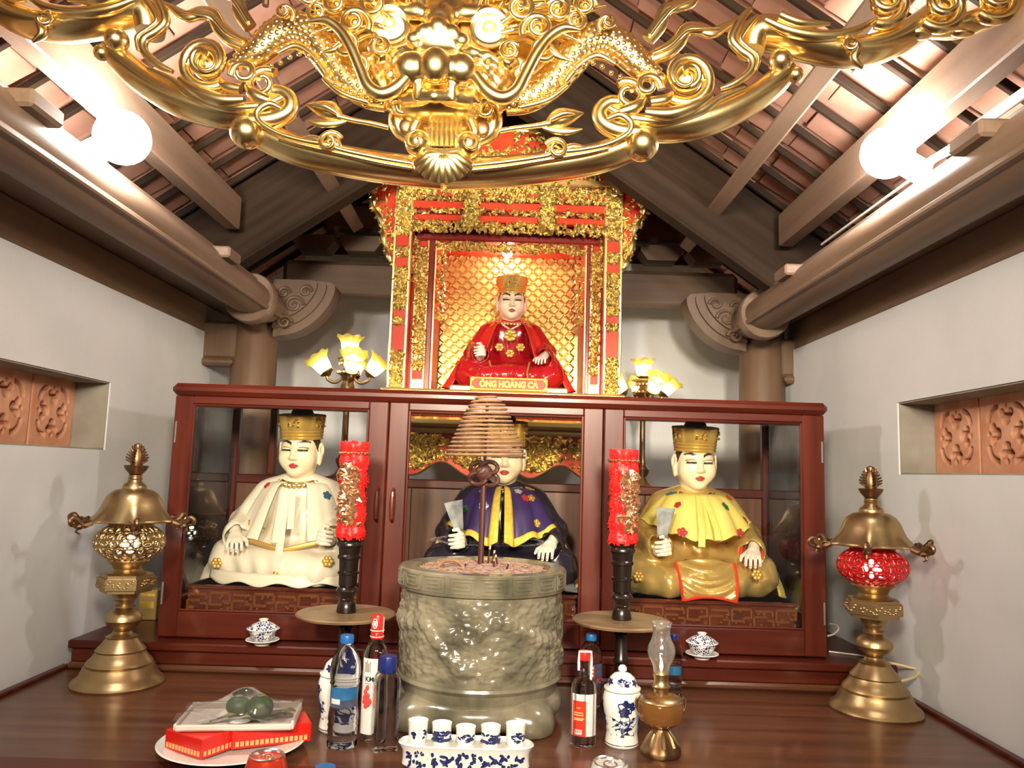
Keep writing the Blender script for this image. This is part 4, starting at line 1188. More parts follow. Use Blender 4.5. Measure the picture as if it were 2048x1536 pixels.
    # gilt flowers on the robe
    if kind in ('white', 'gold'):
        for (x, y, z) in ((-.19, -.128, .055), (.14, -.168, .075), (.0, -.175, .03)):
            flower(.017, 6, .004).build('robe_flower', 'emb_gold', root, loc=(x, y, z + H0), rot=(R(80), 0, 0))
    # scalloped hem on the plinth
    if kind == 'white':
        hm = MB().grid(lambda u, v: ((u - .5) * .44, -.030 - .150 * math.sqrt(max(0, 1 - ((u - .5) * .44 / .235) ** 2)) - .012 * v, .030 * (1 - v) + .006 + .006 * math.cos(u * 24) * v), 60, 5).build('robe_hem', 'whiterobe', root, smooth=70)
        solid(hm, .002); hm.location.z = H0
    if kind in ('gold', 'purple'):
        nt = thing_note(root, (-.130, -.168, .205 + H0), kind)
    return root
def thing_note(root, loc, kind):
    m = MB().grid(lambda u, v: ((u - .5) * (.026 + .028 * v), .006 * math.sin(u * 5) - .012 * v, (v - .4) * .085), 8, 8)
    o = m.build('folded_banknote', 'note', root, loc=loc, rot=(0, R(-14 if kind == 'purple' else 4), R(8)), smooth=70); solid(o, .0012)
    return o
zc = cz0 + .0505
def floor_at(px, Y): return (at(px, 1100, Y).x, Y, zc)
pw_ = floor_at(590, 2.40); statue('white_robed_statue', pw_, 'statue in a white cape and gold hat behind the left glass door', 'white')
statue('purple_robed_statue', floor_at(1002, 2.42), 'statue in a purple cape with yellow trim behind the stone urn', 'purple')
statue('gold_robed_statue', floor_at(1388, 2.40), 'statue in a yellow cape and gold robe behind the right glass door', 'gold')
statue('red_robed_statue', (at(1020, 700, 2.95).x, 2.955, zfl + .0005), 'statue in a red cape seated high in the gilded shrine', 'red', 0, .88)

# ------------------------------------------------------------------ brass table lamps
def hexa(r, z0, z1, rot=0.0):
    m = MB(); vs = []
    for z in (z0, z1):
        for k in range(6):
            a = rot + PI * k / 3; vs.append((r * math.cos(a), r * math.sin(a), z))
    m.add(vs, [(5, 4, 3, 2, 1, 0), (6, 7, 8, 9, 10, 11)] + [(k, (k + 1) % 6, (k + 1) % 6 + 6, k + 6) for k in range(6)])
    return m
def pierced_globe(rx, rz, nc, nr):
    """ellipsoid of cells, each with a round or petal hole"""
    m = MB()
    def P(u, v):
        t = (v - .5) * PI * .80; a = 2 * PI * u
        return (rx * math.cos(t) * math.cos(a), rx * math.cos(t) * math.sin(a), rz * math.sin(t) / math.sin(PI * .40))
    K = 12
    for i in range(nc):
        for j in range(nr):
            cu, cv = (i + .5 + (.5 if j % 2 else 0)) / nc, (j + .5) / nr
            b = len(m.v)
            for k in range(K):
                a = 2 * PI * k / K; c, s = math.cos(a), math.sin(a); q = max(abs(c), abs(s))
                m.v.append(P(cu + .5 / nc * c / q, cv + .5 / nr * s / q))
                r = .60 + .22 * math.cos(2 * a + (PI if (i + j) % 2 else 0)) * .8
                m.v.append(P(cu + .5 / nc * c * r, cv + .5 / nr * s * r))
            for k in range(K):
                k2 = (k + 1) % K
                m.f.append((b + 2 * k, b + 2 * k2, b + 2 * k2 + 1, b + 2 * k + 1))
    return m
def brass_lamp(loc, label, red):
    root = thing('brass_lamp', loc, label, 'lamp', 'brass lamps at the ends of the altar')
    s = .00129
    def L(p): return [(r * s, z * s) for r, z in p]
    MB().lathe(L([(84, 0), (85, 4), (82, 9), (76, 13), (70, 20), (65, 32), (63, 36), (60, 37), (61, 40), (59, 44), (53, 50), (47, 58), (45, 62), (46, 65), (43, 68), (36, 76), (30, 84), (28, 87), (29, 90), (25, 92), (19, 95), (16, 100)]), 56).build('base', 'brass', root)
    MB().lathe(L([(15, 98), (17, 101), (14, 103), (18, 106), (28, 111), (34, 121), (33, 129), (26, 138), (17, 142), (15, 144), (20, 146), (20, 149), (15, 151), (17, 158), (22, 162), (22, 165), (25, 170), (27, 176)]), 48).build('stem', 'brass', root)
    m = hexa(55 * s, 183 * s, 204 * s, .25); m.add(*[(q.v, q.f) for q in [hexa(48 * s, 176 * s, 183 * s, .25)]][0]); m.add(*[(q.v, q.f) for q in [hexa(50 * s, 204 * s, 210 * s, .25)]][0])
    hx = m.build('hexagonal_plate', 'brass', root, smooth=0)
    rel = MB(); rn = random.Random(8)
    for k in range(6):
        a = .25 + PI * (k + .5) / 3; cx_, cy_ = 55 * s * math.cos(PI / 6) * math.cos(a), 55 * s * math.cos(PI / 6) * math.sin(a)
        for q in range(16):
            u = rn.uniform(-.45, .45) * 55 * s; rel.sphere((cx_ - u * math.sin(a), cy_ + u * math.cos(a), s * rn.uniform(187, 200)), (.0032, .0032, .0026), 5, 4)
    rel.build('plate_relief', 'brass', hx, kind='stuff')
    MB().lathe(L([(34, 209), (36, 212), (30, 215), (26, 220), (30, 226), (34, 230), (40, 235), (38, 238), (0, 238.5)]), 40).build('globe_seat', 'brass', root)
    g = pierced_globe(65 * s, 37 * s, 20, 7); g.v = [(x, y, z + 272 * s) for x, y, z in g.v]
    go = g.build('pierced_globe', 'redglobe' if red else 'brass', root, smooth=60); solid(go, .003)
    MB().sphere((0, 0, 270 * s), 15 * s, 16, 10).build('bulb', 'lampbulbred' if red else 'lampbulb', root)
    MB().lathe(L([(20, 238.6), (20, 250), (10, 256)]), 16).build('bulb_holder', 'whitepl', root)
    MB().lathe(L([(40, 303), (42, 306), (36, 309), (32, 314), (34, 318)]), 40, cap=False).build('globe_neck', 'redglobe' if red else 'brass', root)
    # hood: bell with a six pointed skirt
    def wob(a, t): return (.16 * max(0, math.cos(6 * a)) ** 2) * max(0, 1 - t * 3.2)
    hp_ = [(76, 312), (72, 317), (66, 325), (60, 334), (55, 346), (50, 358), (44, 366), (34, 373), (22, 376), (22, 380), (20, 384), (14, 388), (11, 394), (13, 397), (11, 400), (13, 403)]
    ho = MB().lathe(L(hp_), 72, wob=wob, cap=False).build('hood', 'brass', root, smooth=50); solid(ho, .0022)
    # dragon head hooks on the six points
    for k in range(6):
        a = k * PI / 3; ca, sa = math.cos(a), math.sin(a)
        d = MB()
        pts = spline([(84, 313, 0), (98, 308, 0), (108, 314, 0), (116, 322, 0), (124, 318, 0), (122, 310, 0), (114, 308, 0)], 4)
        d.tube([(p[0] * s * ca, p[0] * s * sa, p[1] * s) for p in pts], [s * (7 - 4 * i / len(pts)) for i in range(len(pts))], 8)
        d.sphere((106 * s * ca, 106 * s * sa, 306 * s), (8 * s, 8 * s, 6 * s), 8, 6)
        for e in (-1, 1): d.tube([(100 * s * ca, 100 * s * sa, 310 * s), ((94 + e * 3) * s * ca - e * 8 * s * sa, (94 + e * 3) * s * sa + e * 8 * s * ca, 318 * s), (88 * s * ca - e * 10 * s * sa, 88 * s * sa + e * 10 * s * ca, 316 * s)], [.004, .003, .0015], 6)
        d.tube([(108 * s * ca, 108 * s * sa, 303 * s), (112 * s * ca, 112 * s * sa, 296 * s), (104 * s * ca, 104 * s * sa, 292 * s)], [.004, .003, .0015], 6)
        d.build('dragon_hook', 'bronze', root)
    # finial: cup, flame leaves
    MB().lathe(L([(10, 402), (12, 405), (20, 414), (24, 422), (21, 423), (0, 424)]), 24, wob=lambda a, t: .08 * math.cos(6 * a) * t).build('finial_cup', 'bronze', root)
    f = MB(); f.lathe(L([(11, 423), (13, 432), (11, 446), (7, 456), (8, 460), (7, 465), (0, 468)]), 16)
    for k in range(6):
        for e in (-1, 1):
            z = 428 + 5.6 * k; r0 = 9; r1 = (22, 23, 21, 18, 15, 11)[k]
            for b in (0.0, PI / 2):
                f.tube([(e * r0 * s * math.cos(b), e * r0 * s * math.sin(b), z * s), (e * r1 * s * math.cos(b), e * r1 * s * math.sin(b), (z + 6) * s)], [.0042, .0022], 6)
    f.build('finial_flame', 'bronze', root)
    return root
pL = atz(238, 1352, -.56); pR = atz(1752, 1412, -.56)
brass_lamp((at(237, 1350, 2.014).x, 2.014, T + .0005), 'brass lamp with a gold pierced globe at the left end of the altar', False)
brass_lamp((pR.x - .020, 1.985, T + .0005), 'brass lamp with a red pierced globe at the right end of the altar', True)

# ------------------------------------------------------------------ candlesticks with red candles
def candlestick(px, Y, ytop, ycup, ydisc, label, seed, turn):
    x = at(px, ydisc, Y).x
    root = thing('candlestick', (x, Y, T + .0005), label, 'candlestick', 'dark wooden candlesticks')
    zd = at(px, ydisc, Y).z - T; zcu = at(px, ycup, Y).z - T; zt_ = at(px, ytop, Y).z - T
    s = mpp(at(px, 1150, Y))
    MB().lathe([(.045, 0), (.046, .006), (.044, .014), (.036, .022), (.030, .034), (.026, .044), (.032, .05), (.026, .056), (.017, .075), (.015, .10), (.02, .108), (.015, .116), (.014, zd - .035), (.019, zd - .028), (.015, zd - .02), (.022, zd - .012), (.024, zd - .006)], 36).build('lower_stem', 'darkwood', root)
    MB().lathe([(.026, zd - .006), (96 * s, zd - .002), (98 * s, zd + .003), (95 * s, zd + .006), (.02, zd + .006)], 64).build('disc', 'discwood', root)
    h = zcu - zd
    pr = [(19, .0), (20, .02), (16, .13), (14, .15), (16, .18), (13.5, .20), (16, .23), (20, .26), (22, .29), (20, .32), (15.5, .345), (18, .36), (18.5, .50), (21.5, .515), (21.5, .54), (18.5, .555), (19.5, .70), (23, .72), (23, .75), (20.5, .77), (22, .86), (26, .89), (26, .92), (24, .94), (28, 1.0), (24, 1.0), (22, .95)]
    MB().lathe([(r * s, zd + .0062 + (h - .0062) * t) for r, t in pr], 40).build('upper_stem', 'darkwood', root)
    # candle: a thing of its own
    cr = thing('red_candle', (x, Y, T + zcu - .004), label.replace('dark wooden candlestick', 'fluffy red candle on the dark stick'), 'candle', 'red candles')
    hc_ = zt_ - zcu
    rn = random.Random(seed)
    def wob(a, t): return .07 * math.sin(t * 34 + .6 * math.sin(3 * a)) + .05 * math.cos(9 * a + 8 * t)
    prof = [(26 * s * (1.0 + .06 * math.sin(t * 9)), hc_ * t) for t in np.linspace(0, 1, 60)]
    MB().lathe(prof, 48, wob=wob).build('candle_body', 'candle', cr)
    fz = MB()
    for k in range(900):
        t = rn.random(); a = rn.uniform(0, 2 * PI); r = 26 * s * (1 + wob(a, t))
        leaf_r(fz, a, r, hc_ * t, rn.uniform(.006, .011), rn)
    fz.build('tinsel', 'candle', cr, smooth=0, kind='stuff')
    # gilt bands and dragon
    bd = MB()
    for k in range(26):
        a = 2 * PI * k / 26; bd.sphere((29 * s * math.sin(a), -29 * s * math.cos(a), hc_ * .88 + .002 * math.sin(3 * k)), (.005, .005, .0035), 6, 4)
    bd.build('gilt_band', 'candlegold', cr, kind='stuff')
    for (tc, hgt, wd, nm) in ((.56, .155, .95, 'gilt_dragon'), (.25, .075, .75, 'gilt_cloud')):
        dg = MB()
        for k in range(int(95 * hgt / .155)):
            a = turn + rn.gauss(0, .42) * wd; z = hc_ * tc + rn.uniform(-.5, .5) * hgt * .62
            leaf_r(dg, a, 30 * s, z, rn.uniform(.010, .020), rn, .5)
        for k in range(5):
            a0 = turn + rn.uniform(-.6, .6); z0 = hc_ * tc + rn.uniform(-.35, .35) * hgt * .6
            dg.tube([(31 * s * math.sin(a0 + .26 * math.cos(q)), -31 * s * math.cos(a0 + .26 * math.cos(q)), z0 + .010 * math.sin(q)) for q in np.linspace(0, 5.2, 16)], [.0042 - .0002 * i for i in range(16)], 6)
        dg.build(nm, 'candlegold', cr, smooth=30, kind='stuff')
    return root
def leaf_r(mb, a, r, z, L, rn, wide=.35):
    """small pointed leaf standing off a cylinder"""
    th = rn.uniform(0, 2 * PI); du, dz = math.cos(th) * L, math.sin(th) * L
    b = len(mb.v)
    def q(u, w, o):
        aa = a + u / r; rr = r + o
        return (rr * math.sin(aa), -rr * math.cos(aa), z + w)
    mb.v += [q(-du * .5, -dz * .5, -.001), q(-dz * wide, du * wide, .001), q(du * .6, dz * .6, L * .45), q(dz * wide, -du * wide, .001), q(0, 0, L * .25)]
    mb.f += [(b, b + 4, b + 1), (b + 1, b + 4, b + 2), (b + 2, b + 4, b + 3), (b + 3, b + 4, b)]
candlestick(692, 1.95, 880, 1074, 1230, 'dark wooden candlestick left of the stone urn', 1, -.15)
candlestick(1243, 1.95, 896, 1086, 1244, 'dark wooden candlestick right of the stone urn', 2, .5)

# ------------------------------------------------------------------ tulip lamps on the back altar
def tulip(par, M_, m='tulip'):
    def wob(a, t): return .055 * math.cos(8 * a) * max(0, (t - .55)) / .45
    pr = [(.016, 0), (.024, .004), (.028, .014), (.031, .028), (.033, .042), (.037, .052), (.045, .062), (.052, .068)]
    pts = spline(pr, 3)
    def ring(mb, sub):
        mb.lathe([tuple(q) for q in sub], 48, cap=False, M=M_, wob=None)
    mb = MB(); vs = []
    n = 48
    lo = pts[:13]; hi = pts[12:]
    def surf(sub, t0, t1):
        m_ = MB()
        def fn(u, v):
            q = sub[min(int(round(v * (len(sub) - 1))), len(sub) - 1)]; t = t0 + (t1 - t0) * v; a = 2 * PI * u
            return tuple(M_ @ Vector((q[0] * (1 + wob(a, t)) * math.cos(a), q[0] * (1 + wob(a, t)) * math.sin(a), q[1] + .003 * max(0, t - .6) / .4 * math.cos(8 * a))))
        return m_.grid(fn, n, len(sub), wrap=True)
    s1 = surf(lo, 0, .57).build('lamp_shade', 'tulipwhite', par, smooth=70)
    surf(hi, .57, 1).build('shade_rim', m, s1, smooth=70)
    MB().sphere((0, 0, .030), (.017, .017, .022), 12, 8, M=M_).build('bulb', 'tulipbulb', s1)
    MB().lathe([(.006, -.02), (.014, -.012), (.026, -.006), (.028, -.002), (.017, .002)], 20, M=M_).build('shade_cup', 'brass', s1)
def tulip_lamp(px, Y, yhub, label):
    x = at(px, yhub, Y).x; zh = at(px, yhub, Y).z - BA
    root = thing('tulip_lamp', (x, Y, BA + .0005), label, 'lamp', 'tulip lamps beside the shrine')
    MB().lathe([(.075, 0), (.078, .008), (.06, .02), (.03, .035), (.018, .055), (.026, .07), (.03, .085), (.018, .10), (.012, .13), (.011, zh - .10), (.02, zh - .085), (.026, zh - .06), (.018, zh - .04), (.022, zh - .03), (.034, zh - .012), (.024, zh), (.012, zh + .02), (.018, zh + .03), (.04, zh + .038), (.05, zh + .042), (.04, zh + .046), (.012, zh + .05)], 32).build('stem', 'brass', root)
    be = MB()
    for k in range(14):
        a = 2 * PI * k / 14; be.sphere((.032 * math.cos(a), .032 * math.sin(a), zh + .026), .0065, 7, 5); be.sphere((.038 * math.cos(a), .038 * math.sin(a), zh - .008), .007, 7, 5)
    be.build('beads', 'goldfine', root, kind='stuff')
    tulip(root, Matrix.Translation((0, 0, zh + .062)))
    for a in (R(-70), R(0 - 180), R(0), R(90)):
        ca, sa = math.cos(a), math.sin(a)
        MB().tube(spline([(.015 * ca, .015 * sa, zh - .02), (.045 * ca, .045 * sa, zh - .045), (.075 * ca, .075 * sa, zh - .035), (.080 * ca, .080 * sa, zh - .015)], 5), .006, 8).build('arm', 'brass', root)
        M_ = Matrix.Translation((.082 * ca, .082 * sa, zh - .005)) @ Matrix.Rotation(R(38), 4, Vector((-sa, ca, 0)))
        tulip(root, M_)
    return root
tulip_lamp(697, 2.86, 742, 'brass lamp with yellow tulip shades left of the shrine')
tulip_lamp(1286, 3.16, 782, 'brass lamp with yellow tulip shades right of the shrine')

# ------------------------------------------------------------------ stone incense urn
ux, uy = at(966, 1128, 1.868).x, 1.868
urn = thing('stone_urn', (ux, uy, T + .0005), 'large grey-green carved stone incense urn at the centre of the altar', 'urn')
rn = random.Random(21)
waves = [(rn.uniform(-1, 1), rn.uniform(8, 26), rn.uniform(20, 60), rn.uniform(0, 6)) for _ in range(16)]
from mathutils import noise as mn
def relief(a, z):
    q = Vector((math.cos(a) * 3.2, math.sin(a) * 3.2, z * 19))
    f = mn.ridged_multi_fractal(q * 1.3, 0.9, 2.1, 4, 1.0, 2.0, noise_basis='PERLIN_ORIGINAL') - 1.1
    g_ = mn.fractal(q * 3.3, 1.0, 2.0, 3, noise_basis='PERLIN_ORIGINAL')
    cur = .185 + .045 * math.sin(2.6 * a + .6); d = abs(z - cur - .014 * math.sin(7 * a))
    return .0030 * f + .0026 * mn.fractal(q * 5.5, 1.0, 2.0, 3, noise_basis='PERLIN_ORIGINAL') + .0022 * g_ + .0065 * max(0, 1 - (d / .02) ** 2) * (1 + .3 * math.sin(60 * a))
def relief_old(a, z):
    v = 0
    for (s0, fa, fz, ph) in waves: v += s0 * math.sin(round(fa) * a * .6 + fz * z * 1.2 + ph + 1.4 * math.sin(3 * a + ph))
    cur = .16 + .045 * math.sin(2.6 * a + .6)                     # dragon body winding round
    d = abs(z - cur - .018 * math.sin(7 * a))
    v = .0011 * v + (.012 * max(0, 1 - (d / .024) ** 2)) * (1 + .25 * math.sin(40 * a))
    return v
na, nz = 300, 84
def bodyfn(u, v):
    a = 2 * PI * u; z = .096 + (.292 - .096) * v
    r = .187 + .003 * math.sin(PI * v) + relief(a, z) * min(1, 8 * v, 8 * (1 - v))
    return (r * math.sin(a), -r * math.cos(a), z)
MB().grid(bodyfn, na, nz, wrap=True).build('carved_body', 'stone', urn, smooth=60)
MB().lathe([(.170, .05), (.186, .052), (.186, .055), (.178, .058), (.180, .066), (.184, .085), (.188, .088), (.192, .094), (.190, .100), (.183, .102)], 96).build('lower_ring', 'stone', urn)
ft = []
def base_sdf(X, Y, Z):
    r = np.sqrt(X * X + Y * Y)
    d = np.sqrt((np.maximum(r - .155, 0)) ** 2 + ((Z - .038) * 1.25) ** 2) - .040
    d = np.minimum(d, np.maximum(r - .17, np.abs(Z - .04) - .022))
    for k in range(4):
        a = R(-48) + k * PI / 2
        d = smin(d, s_ell(X, Y, Z, (.172 * math.cos(a), .172 * math.sin(a), .022), (.056, .056, .046)), .02)
    return np.maximum(d, .0005 - Z)
bme, _ = net_mesh('base', base_sdf, (-.25, -.25, -.01), (.25, .25, .1), .006)
put('footed_base', bme, 'stone', urn)
MB().lathe([(.186, .288), (.194, .289), (.196, .292), (.196, .334), (.193, .337), (.160, .337), (.158, .320), (0, .320)], 96).build('rim', 'stone', urn)
mb = MB()
for k in range(18):
    a0 = 2 * PI * k / 18
    def arcbar(z0, z1, u0, u1):
        for q in range(4):
            a = a0 + (u0 + (u1 - u0) * q / 4) * .32; b = a0 + (u0 + (u1 - u0) * (q + 1) / 4) * .32
            r0, r1 = .1955, .1984
            mb.add([(r * math.sin(t), -r * math.cos(t), z) for r in (r0, r1) for t in (a, b) for z in (z0, z1)], [(4, 6, 7, 5), (0, 4, 5, 1), (2, 3, 7, 6), (1, 5, 7, 3), (0, 2, 6, 4)])
    arcbar(.329, .331, .05, .95); arcbar(.297, .299, .05, .95); arcbar(.297, .331, .05, .07); arcbar(.297, .331, .93, .95)
    arcbar(.322, .324, .18, .82); arcbar(.305, .307, .18, .82); arcbar(.305, .324, .18, .2); arcbar(.305, .324, .8, .82); arcbar(.313, .315, .3, .7)
mb.build('meander_band', 'stone', urn, smooth=0, kind='stuff')
def ashfn(u, v):
    a = 2 * PI * u; r = .157 * v
    return (r * math.sin(a), -r * math.cos(a), .326 + .012 * (1 - v) + .003 * math.sin(9 * a + 20 * v) * v)
ash = MB().grid(ashfn, 60, 14, wrap=True).build('ash_bed', 'ash', urn, smooth=60)
ch = MB()
for k in range(420):
    a, r = rn.uniform(0, 2 * PI), .15 * math.sqrt(rn.random()); z = .328 + .012 * (1 - r / .157)
    d = rn.uniform(0, PI); l = rn.uniform(.004, .009); x, y = r * math.sin(a), -r * math.cos(a)
    ch.tube([(x - l * math.cos(d), y - l * math.sin(d), z + rn.uniform(0, .004)), (x + l * math.cos(d), y + l * math.sin(d), z + rn.uniform(0, .004))], .0011, 4)
ch.build('ash_crumbs', 'crumb', ash, smooth=0, kind='stuff')
# burnt sticks
for k, (x, y, h, lean) in enumerate(((.010, .02, .045, .1), (.026, -.02, .022, .0), (.036, .01, .028, -.2), (.018, .03, .035, .2), (-.045, -.03, .016, .4), (.055, -.03, .018, .3))):
    o = thing('incense_stub', (ux + x, uy + y, T + .328), ['burnt incense stub %s' % q for q in ('beside the coil stand', 'low, in front of the coil stand', 'right of the coil stand', 'behind the coil stand', 'left in the urn ash', 'far right in the urn ash')][k], 'incense')
    MB().tube([(0, 0, 0), (lean * h, 0, h)], .0022, 8).build('stick', 'incensered', o); MB().tube([(lean * h, 0, h), (lean * h * 1.2, 0, h * 1.2)], .0026, 8).build('burnt_tip', 'ash', o)
o = thing('curled_ash', (ux - .066, uy - .05, T + .334), 'brown curl of fallen incense ash in the urn', 'ash')
MB().tube([(.024 * math.cos(t) - .004 * t, .004 * t, .020 * math.sin(t) - .002) for t in np.linspace(-.1, 3.3, 18)], .0042, 8).build('curl', 'incense', o)
# coil on its stand
sx_ = at(962, 1100, uy).x
stn = thing('coil_stand', (sx_, uy, T + .330), 'dark red stand holding the coil over the urn', 'stand')
zs = T + .330
ztop_ = at(965, 790, uy).z - zs; zb0 = at(965, 914, uy).z - zs; zk = at(962, 945, uy).z - zs
MB().tube([(0, 0, 0), (.001, 0, zk)], .0072, 10).build('rod', 'incensered', stn)
MB().tube([(.001, 0, zk), (.003, 0, ztop_ - .012)], .0035, 8).build('thin_rod', 'incensered', stn)
kn = MB()
for (cx_, cz_, r) in ((-.012, .010, .020), (.013, .012, .020), (-.014, -.014, .020), (.015, -.016, .020), (0, -.002, .016)):
    kn.tube([(cx_ + r * math.cos(t), -.006 + .004 * math.sin(2 * t), zk + cz_ + r * .72 * math.sin(t)) for t in np.linspace(0, 2 * PI, 20)[:-1]], .0055, 8, closed=True)
kn.sphere((0, -.004, zk), (.022, .010, .020), 12, 8)
kn.build('carved_knot', 'incensered', stn)
co_ = thing('incense_coil', (sx_ + .003, uy, zs + zb0), 'conical brown incense coil hanging above the stone urn', 'incense')
turns = 15; pts = []; s = mpp(at(965, 860, uy))
for k in range(turns * 40 + 1):
    t = k / (turns * 40); a = t * turns * 2 * PI
    r = float(np.interp(1 - t, [0, .05, .12, .32, .56, .8, 1], [17, 26, 34, 46, 58, 71, 81])) * s
    pts.append((r * math.cos(a), r * math.sin(a), (ztop_ - zb0 - .004) * t + .0035 * math.sin(a + .4) * (1 - t)))
MB().tube(pts, .0029, 8).build('coil', 'incense', co_)

# ------------------------------------------------------------------ small things on the altar
def base_pt(px, py, z=None):
    return atz(px, py, (T if z is None else z) - CZ)
def htop(px, py, p): return at(px, py, p.y).z - p.z
# tea bowls with lids on the step
def gaiwan(px, py, label):
    p = Vector((at(px, py, 2.138).x, 2.138, S_ + .0005)); s = mpp(p)
    root = thing('lidded_tea_bowl', p, label, 'tea bowl', 'lidded tea bowls on the step')
    MB().lathe([(15 * s, 0), (16 * s, 2 * s), (18 * s, 5 * s), (30 * s, 8 * s), (33 * s, 10.5 * s), (32 * s, 11.5 * s), (17 * s, 8 * s), (0, 8 * s)], 40).build('saucer', 'china', root)
    MB().lathe([(15 * s, 8.2 * s), (19 * s, 12 * s), (24 * s, 19 * s), (27.5 * s, 27 * s), (29 * s, 31 * s), (27 * s, 31 * s), (0, 28 * s)], 40).build('bowl', 'bluewhite_s', root)
    lid = MB().lathe([(30.5 * s, 31.2 * s), (31 * s, 33 * s), (27 * s, 36 * s), (18 * s, 42 * s), (9 * s, 45.5 * s), (8 * s, 46 * s), (0, 46.2 * s)], 40).build('lid', 'bluewhite_s', root)
    MB().tube([(31 * s * math.cos(a), 31 * s * math.sin(a), 32 * s) for a in np.linspace(0, 2 * PI, 40)[:-1]], 1.0 * s, 6, closed=True).build('lid_rim', 'china', lid)
    MB().lathe([(7 * s, 46 * s), (9.5 * s, 50 * s), (8.5 * s, 50.5 * s), (0, 49 * s)], 20).build('lid_knob', 'china', lid)
gaiwan(525, 1278, 'blue and white lidded tea bowl on the step below the white statue')
gaiwan(1404, 1312, 'blue and white lidded tea bowl on the step below the yellow caped statue')

# ginger jars
def jar(px, py, label, turn):
    p = base_pt(px, py); p.z = T + .0005; s = mpp(p)
    root = thing('ginger_jar', p, label, 'jar', 'blue and white lidded jars', turn)
    K = .97 * s
    b = MB().lathe([(33 * K, 0), (35 * K, 3 * K), (34 * K, 10 * K), (32 * K, 24 * K), (33 * K, 42 * K), (37 * K, 62 * K), (40 * K, 80 * K), (40 * K, 94 * K), (37 * K, 104 * K), (33 * K, 108 * K), (0, 107 * K)], 44).build('jar_body', 'china', root)
    for (r, z) in ((34.6, 6), (33.4, 107)): MB().tube([(r * K * math.cos(a), r * K * math.sin(a), z * K) for a in np.linspace(0, 2 * PI, 44)[:-1]], .9 * K, 6, closed=True).build('brown_line', 'darkwood', b)
    lid = MB().lathe([(36 * K, 108.3 * K), (38 * K, 110 * K), (38 * K, 113 * K), (32 * K, 115 * K), (30 * K, 121 * K), (26 * K, 132 * K), (17 * K, 140 * K), (8 * K, 143 * K), (0, 143.5 * K)], 44).build('lid', 'china', root)
    MB().lathe([(4 * K, 143 * K), (9 * K, 147 * K), (9 * K, 152 * K), (5 * K, 157 * K), (0, 158 * K)], 20).build('lid_knob', 'china', lid)
    # painted cobalt motifs lying on the glaze
    prof = [(32, 24), (33, 42), (37, 62), (40, 80), (40, 94)]
    def rad(z): return np.interp(z / K, [q[1] for q in prof], [q[0] for q in prof]) * K + .0004
    rn = random.Random(9)
    def blot(a0, z0, w_, h_, wav, nm='painted_motif', f=rad, par=b):
        m = MB(); n = 22; vs = [(0, 0)]
        for k in range(n):
            t = 2 * PI * k / n; q = 1 + wav * math.sin(5 * t + a0 * 3) + rn.uniform(-.08, .08)
            vs.append((w_ * q * 1.25 * math.cos(t), h_ * q * 1.3 * math.sin(t)))
        pts = []
        for u, v in vs:
            z = z0 + v; r = f(z); a = a0 + u / r; pts.append((r * math.sin(a), -r * math.cos(a), z))
        m.add(pts, [(0, 1 + k, 1 + (k + 1) % n) for k in range(n)]); return m.build(nm, 'cobalt', par, smooth=60)
    def stroke(a0, z0, a1, z1, w_, bend=.15):
        pts = []
        for t in np.linspace(0, 1, 9):
            z = z0 + (z1 - z0) * t; a = a0 + (a1 - a0) * t + bend * math.sin(t * PI); r = rad(z) + .0002; pts.append((r * math.sin(a), -r * math.cos(a), z))
        MB().tube(pts, [w_ * (1 - .6 * i / 8) for i in range(9)], 5).build('painted_stroke', 'cobalt', b)
    for rot in (0.0, 2.1, 4.2):
        blot(rot + .05, 82 * K, 13 * K, 10 * K, .16); blot(rot + .35, 84 * K, 9 * K, 6 * K, .2); blot(rot - .02, 72 * K, 9 * K, 8 * K, .15)
        blot(rot - .1, 28 * K, 26 * K, 8 * K, .22); blot(rot + .2, 33 * K, 20 * K, 6 * K, .25)
        stroke(rot + .2, 40 * K, rot + .12, 70 * K, 1.6 * K)
        for k in range(9): stroke(rot + rn.uniform(-.9, 1.0), 38 * K + rn.uniform(0, 6) * K, rot + rn.uniform(-1.0, 1.1), rn.uniform(52, 72) * K, .8 * K, rn.uniform(-.2, .2))
        for k in range(6): blot(rot + rn.uniform(-.8, .9), rn.uniform(46, 60) * K, 3 * K, 2.4 * K, .3)
    lr = lambda z: np.interp(z / K, [113, 121, 132, 140], [31.5, 30, 26, 17]) * K + .0006
    blot(.0, 126 * K, 11 * K, 5 * K, .2, f=lr, par=lid); blot(-.2, 131 * K, 6 * K, 3 * K, .2, f=lr, par=lid); blot(.9, 126 * K, 6 * K, 5 * K, .3, f=lr, par=lid); blot(-1.2, 126 * K, 7 * K, 5 * K, .3, f=lr, par=lid)
jar(1243, 1488, 'blue and white lidded jar right of the urn beside the oil lamp', 0.0)
jar(671, 1458, 'blue and white lidded jar half hidden behind the water bottle left of the urn', 0.7)

